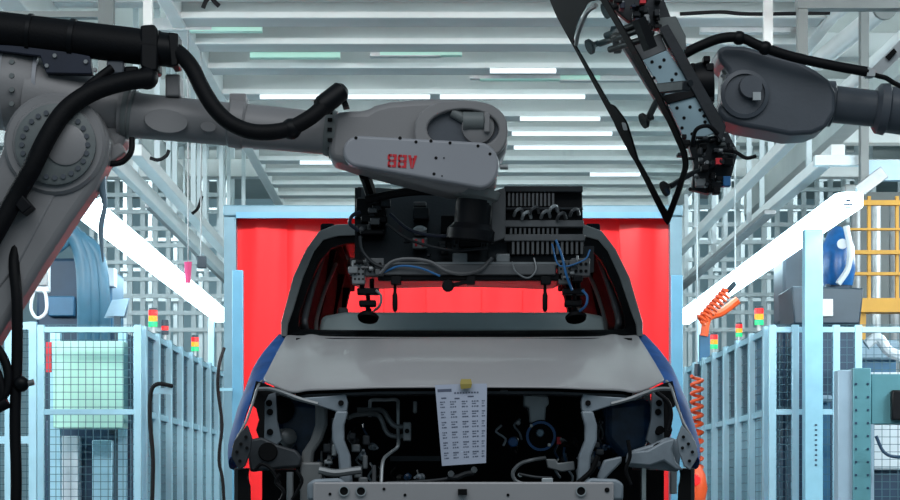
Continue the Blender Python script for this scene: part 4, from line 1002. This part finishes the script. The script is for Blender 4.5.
# fittings on the plate
for x, y, w, h, m in ((371, 208, 30, 20, 'black_plastic'), (371, 200, 26, 6, 'plate_dark'), (374, 219, 26, 7, 'black_plastic'), (421, 213, 16, 12, 'plate_dark'), (420, 243, 15, 11, 'steel_mid'), (420, 231, 12, 5, 'steel_pale'), (420, 204, 13, 5, 'fin_grey'), (460, 258, 15, 10, 'steel_mid'), (503, 258, 14, 9, 'steel_mid'), (372, 232, 24, 5, 'black_plastic'), (470, 240, 22, 14, 'black_plastic'), (448, 224, 14, 18, 'black_plastic')):
    dd = 10.08+(272-y)/82*.32
    MB().pbox(x-w/2, y-h/2, x+w/2, y+h/2, dd-.09, dd+.02).build('valve_block', m, gr, bevel=.006)
MB().lathe(P(420, 233, 10.12), (0, -.5, 1), [(0, .03), (.02, .032), (.03, .018)], 14).build('pressure_cap', 'steel_pale', gr)
for x in (416, 423): MB().pbox(x-1.2, 239, x+1.2, 246, 10.08, 10.1).build('window_mark', 'red_print', gr)
greeble((371, 213, 10.2), 32, 34, .05, 12, 5, ('black_plastic', 'plate_dark', 'fin_grey'), gr); greeble((440, 250, 10.12), 90, 20, .04, 10, 6, ('black_plastic', 'plate_dark'), gr)
# hanger arm from robot wrist
MB().tube([P(364, 174, 10.02), P(368, 184, 10.1), P(372, 198, 10.2)], px(6, 10), 8).build('hanger_arm', 'black_plastic', gr)
MB().tube([P(366, 200, 10.12), P(392, 194, 10.1), P(420, 191, 10.08), P(452, 192, 10.05)], px(4.5, 10), 8).build('supply_hose', 'rubber', gr)
for pts, m, r in ((((380, 274, 0), (392, 262, 0), (410, 259, 0), (430, 262, 0), (446, 271, -.02), (462, 274, -.02), (480, 270, 0), (492, 258, .02)), 'fin_grey', .009),
                  (((384, 272, .02), (400, 266, .0), (420, 268, 0), (440, 276, 0)), 'cable_blue', .005),
                  (((512, 262, 0), (516, 272, -.02), (528, 278, -.02), (536, 270, 0), (534, 258, .02)), 'steel_mid', .004),
                  (((556, 240, 0), (562, 256, -.02), (566, 274, -.03), (572, 290, 0)), 'cable_blue', .006),
                  (((552, 244, 0), (560, 266, -.02), (584, 260, -.02), (590, 250, 0)), 'cable_blue', .004),
                  (((360, 212, .1), (352, 216, .08), (350, 224, .08), (358, 230, .1)), 'navy_plate', .009),
                  (((360, 236, .0), (362, 250, 0), (372, 262, 0), (384, 268, 0)), 'plate_dark', .008),
                  (((390, 214, .16), (410, 230, .12), (440, 236, .08), (470, 232, .08)), 'navy_plate', .008),
                  (((386, 224, .14), (410, 240, .1), (450, 250, .05), (488, 248, .05)), 'plate_dark', .007)):
    MB().tube([P(x, y, 9.96+dd) for x, y, dd in pts], r, 7).build('cable', m, gr)

# ------------------------------------------------------------------ right robot with the windscreen
D2 = 9.6; w2 = lambda n: px(n, D2)
r2 = thing('robot_arm', 'dark grey industrial robot arm entering at the upper right, holding a windscreen', 'robot', (X(1080, D2), D2, 0))
hs = ((717, 50), (724, 45), (745, 46), (770, 53), (798, 60), (816, 70), (830, 80), (836, 92), (836, 112), (826, 128), (812, 134), (790, 135), (765, 130), (742, 126), (724, 120), (716, 112), (722, 100), (730, 88), (728, 70), (718, 60))
MB().pprism(hs, D2-.12, D2+.14).build('wrist_housing', 'robot_dark', r2, bevel=.03, seg=3)
MB().lathe(P(744, 95, D2-.11), (0, -1, 0), [(0, w2(25)), (.025, w2(24)), (.03, w2(20)), (.018, w2(19.5))], 26).build('wrist_ring', 'robot_dark', r2)
MB().lathe(P(750, 88, D2-.125), (0, -1, 0), [(0, w2(12)), (.04, w2(11))], 22).build('motor_cap', 'robot_dark', r2)
MB().pbox(753, 92, 761, 100, D2-.175, D2-.16).build('white_label', 'steel_pale', r2)
MB().lathe(P(742, 90, D2-.02), (-1, 0, .05), [(0, w2(22)), (w2(10), w2(22)), (w2(12), w2(19)), (w2(22), w2(18))], 24).build('wrist_joint', 'robot_ring', r2)
hb = MB()
for i in range(4):
    for j in range(4): hb.lathe(P(722+i*5, 76+j*10, D2-.02-w2(21)), (0, -1, 0), [(0, w2(1.8)), (.01, w2(1.4))], 8)
hb.build('joint_bolts', 'robot_dark', r2, kind='stuff')
a, b = P(822, 103, D2), P(888, 110, D2)
MB().lathe(a, b-a, [(0, w2(22)), (w2(10), w2(23)), (w2(12), w2(18.5)), ((b-a).length, w2(18))], 26).build('forearm_tube', 'robot_dark', r2)
a, b = P(874, 108, D2), P(980, 120, D2)
MB().lathe(a, b-a, [(0, w2(20)), (w2(4), w2(25)), (w2(12), w2(26)), (w2(14), w2(23)), ((b-a).length, w2(26))], 26).build('forearm_casing', 'robot_dark', r2)
MB().prism([P(x, y, D2-.1) for x, y in ((950, 90), (1010, 80), (1110, 400), (1110, 470), (1050, 470))], (0, .22, 0)).build('lower_arm', 'robot_dark', r2, bevel=.03)
MB().lathe((X(1080, D2), D2, 0), (0, 0, 1), [(0, .45), (.08, .45), (.09, .34), (.8, .30), (1.15, .22)], 26).build('pedestal', 'robot_dark', r2)
MB().tube([P(x, y, D2-.2) for x, y in ((684, 54), (700, 46), (722, 38), (742, 38), (760, 46), (790, 56), (830, 65), (868, 72))], w2(5), 12).build('hose', 'rubber', r2)
for x, y in ((739, 38), (765, 48)): MB().ball(P(x, y, D2-.2), w2(7)).build('hose_coupling', 'black_plastic', r2)
MB().pprism([(868, 67), (876, 70), (875, 76), (867, 76)], D2-.22, D2-.16).build('hose_clip', 'steel_pale', r2)
MB().tube([P(x, y, D2-.2) for x, y in ((870, 73), (878, 76), (886, 78), (896, 84), (915, 92), (940, 100))], w2(2.5), 8).build('cable', 'rubber', r2)
MB().pprism([(872, 68), (900, 40), (912, 46), (880, 76)], D2-.12, D2-.08).build('hose_arm', 'steel_pale', r2)
MB().pprism([(886, 56), (894, 48), (897, 52), (890, 60)], D2-.14, D2-.11).build('arm_slot', 'bay_black', r2)

# windscreen: a slightly bowed sheet seen nearly edge-on
A0, A1 = P(548, -10, 9.55), P(668, 224, 9.5); B0 = P(614, -10, 8.95)
N = (A1-A0).cross(B0-A0).normalized()
if N.y < 0: N = -N                      # points away from the camera, to the gripper side
def W(x, y, lift=0):
    r = Vector(((x-VX)/F, 1, (VY-y)/F)); o = Vector((0, 0, CAMZ)); t = (A0-o).dot(N)/r.dot(N); return o+r*t+N*lift
gl = thing('windscreen', 'windscreen with black border held tilted in the air by the right robot', 'windscreen', W(668, 224))
def rounded(pts, n=4, k=.25):
    o = []; m = len(pts)
    for i in range(m):
        a, b, c_ = Vector(pts[i-1]), Vector(pts[i]), Vector(pts[(i+1) % m])
        p, q = b.lerp(a, min(k, 8/(a-b).length)), b.lerp(c_, min(k, 8/(c_-b).length))
        for j in range(n+1):
            t = j/n; o.append(tuple(p*(1-t)**2+b*2*t*(1-t)+q*t*t))
    return o
outer = [(548, -4), (560, -30), (590, -30), (607, 0), (633, 45), (655, 86), (674, 124), (686, 152), (688, 166), (681, 190), (668, 226), (664, 221), (640, 172), (622, 138), (600, 97), (575, 50), (556, 16)]
inner = [(572, 40), (577, 22), (588, 2), (600, 0), (603, 5), (628, 47), (650, 88), (669, 126), (681, 153), (683, 166), (677, 186), (667, 212), (664, 208), (645, 172), (632, 150), (611, 107), (583, 59)]
O2 = rounded(outer); I2 = rounded(inner)
# ring(): same number of points
MB().ring([W(*p) for p in O2], [W(*p) for p in I2], N*.006).build('black_border', 'seal_black', gl, label='black printed border of the glass')
MB().prism([W(*p, .001) for p in I2], N*.004).build('glass_pane', 'windscreen_glass', gl)
MB().prism([W(*p, -.001) for p in rounded([(607, 104), (614, 106), (626, 122), (634, 148), (640, 168), (632, 158), (616, 128)])], N*.008).build('sensor_patch', 'seal_black', gl, label='black sensor patch on the glass edge')
MB().prism([W(*p, -.003) for p in rounded([(622, 122), (626, 123), (628, 130), (624, 130)])], N*.004).build('sensor_window', 'steel_pale', gl)
MB().tube([W(597, 5, -.004), W(588, 12, -.004), W(580, 30, -.004), W(577, 44, -.004)], .010, 8).build('corner_trim', 'car_primer', gl, label='pale strip along the rounded corner')
# gripper carried by the right robot
g2 = thing('windscreen_gripper', 'suction gripper frame with pale blue drilled plates between windscreen and right robot', 'gripper', W(690, 120, .25))
def plate(pts, d, th, m, name, holes=()):
    o = MB().prism([P(x, y, d) for x, y in pts], (0, th, 0)).build(name, m, g2, bevel=.003)
    h = MB()
    for x, y in holes: h.lathe(P(x, y, d+.001), (0, -1, 0), [(0, .008), (.004, .007)], 8)
    if holes: h.build('drilled_holes', 'bay_black', g2, kind='stuff')
DG = 9.25
plate(((643, 60), (667, 50), (693, 88), (667, 98)), DG, .02, 'plate_blue', 'drilled_plate', ((652, 62), (664, 60), (660, 67), (654, 78), (662, 86), (672, 80), (682, 86), (676, 74)))
plate(((668, 104), (695, 96), (718, 132), (686, 143)), DG, .02, 'plate_blue', 'drilled_plate', ((677, 108), (684, 118), (682, 128), (700, 110), (704, 116), (705, 122), (692, 134), (690, 107)))
plate(((634, 46), (660, 33), (667, 50), (643, 60)), DG+.02, .05, 'fin_grey', 'frame_plate')
plate(((660, 96), (694, 88), (697, 96), (668, 104)), DG-.01, .06, 'black_plastic', 'frame_rib')
plate(((656, 18), (676, 16), (686, 36), (686, 50), (672, 52)), DG+.03, .10, 'frame_brown', 'mount_bracket')
plate(((659, 28), (668, 24), (726, 126), (722, 142), (716, 134)), DG-.02, .05, 'plate_dark', 'frame_beam')
plate(((613, 30), (622, 26), (690, 142), (684, 146)), DG+.12, .05, 'plate_dark', 'frame_beam')
MB().lathe(P(712, 84, 9.4), (-1, 0, -.05), [(0, w2(20)), (w2(10), w2(22)), (w2(20), w2(20)), (w2(24), w2(14))], 22).build('tool_changer', 'black_plastic', g2)
greeble((700, 66, 9.35), 22, 20, .05, 6, 21, ('black_plastic', 'rubber'), g2); greeble((706, 110, 9.35), 16, 24, .05, 6, 22, ('black_plastic', 'rubber'), g2)
plate(((600, -6), (662, -6), (672, 20), (652, 30), (630, 22), (612, 8)), 9.3, .05, 'plate_dark', 'cluster_plate')
plate(((688, 142), (728, 132), (738, 152), (730, 182), (710, 194), (692, 190), (694, 165)), 9.3, .05, 'plate_dark', 'cluster_plate')
greeble((636, 8, 9.25), 46, 26, .08, 20, 31, ('black_plastic', 'plate_dark', 'steel_mid', 'navy_plate', 'plate_dark'), g2, 'valve_block')
greeble((652, 26, 9.28), 30, 14, .05, 7, 37, ('black_plastic', 'rubber'), g2)
greeble((706, 152, 9.25), 48, 34, .1, 26, 32, ('black_plastic', 'plate_dark', 'steel_mid', 'black_plastic', 'rubber'), g2)
greeble((704, 182, 9.25), 36, 20, .08, 13, 33, ('black_plastic', 'plate_dark', 'rubber', 'steel_mid'), g2)
greeble((724, 150, 9.3), 22, 30, .08, 9, 34, ('black_plastic', 'frame_brown'), g2)
MB().pbox(716, 158, 722, 164, 9.12, 9.15).build('red_fitting', 'red_print', g2); MB().pbox(723, 176, 731, 186, 9.2, 9.25).build('blue_fitting', 'cable_blue', g2, bevel=.004)
MB().pbox(640, 0, 646, 3, 9.15, 9.18).build('red_fitting', 'red_print', g2)
for k, (x, y) in enumerate(((587, 48), (641, 122), (662, 190))):
    base = W(x, y, .008)
    MB().lathe(base, N, [(0, px(8, 9.3)), (.012, px(8, 9.3)), (.03, px(3, 9.3)), (.05, px(3, 9.3))], 18).build('suction_cup', 'rubber', g2)
    if k == 0:
        for q in (((590, 48), (622, 38)), ((596, 40), (618, 33)), ((600, 54), (624, 48))): MB().cyl(W(*q[0], .05), W(*q[1], .10), .014).build('cup_rod', 'black_plastic', g2)
        MB().bar(W(600, 34, .07), W(604, 58, .07), .03, .03).build('cup_carrier', 'plate_dark', g2); MB().bar(W(618, 28, .1), W(630, 58, .1), .05, .04).build('cup_carrier', 'black_plastic', g2)
    if k == 1:
        MB().tube([W(641, 120, .04), W(642, 106, .08), W(646, 98, .1), W(662, 96, .14)], .014, 8).build('cup_rod', 'plate_dark', g2); MB().bar(W(640, 97, .09), W(662, 97, .12), .04, .04).build('cup_carrier', 'plate_dark', g2, bevel=.004)
    if k == 2: MB().tube([W(662, 190, .05), W(674, 182, .09), W(690, 176, .16)], .012, 8).build('cup_rod', 'plate_dark', g2)
MB().lathe(W(603, 12, .008), N, [(0, px(8, 9.3)), (.012, px(8, 9.3)), (.03, px(3, 9.3)), (.06, px(3, 9.3))], 18).build('suction_cup', 'rubber', g2)
MB().tube([P(692, 146, 9.15), P(696, 130, 9.1), P(708, 126, 9.1), P(718, 134, 9.12)], .009, 8).build('cable_loop', 'rubber', g2)
MB().tube([P(720, 150, 9.2), P(735, 152, 9.15), P(746, 158, 9.1), P(756, 156, 9.1)], .008).build('loose_cable', 'rubber', g2)
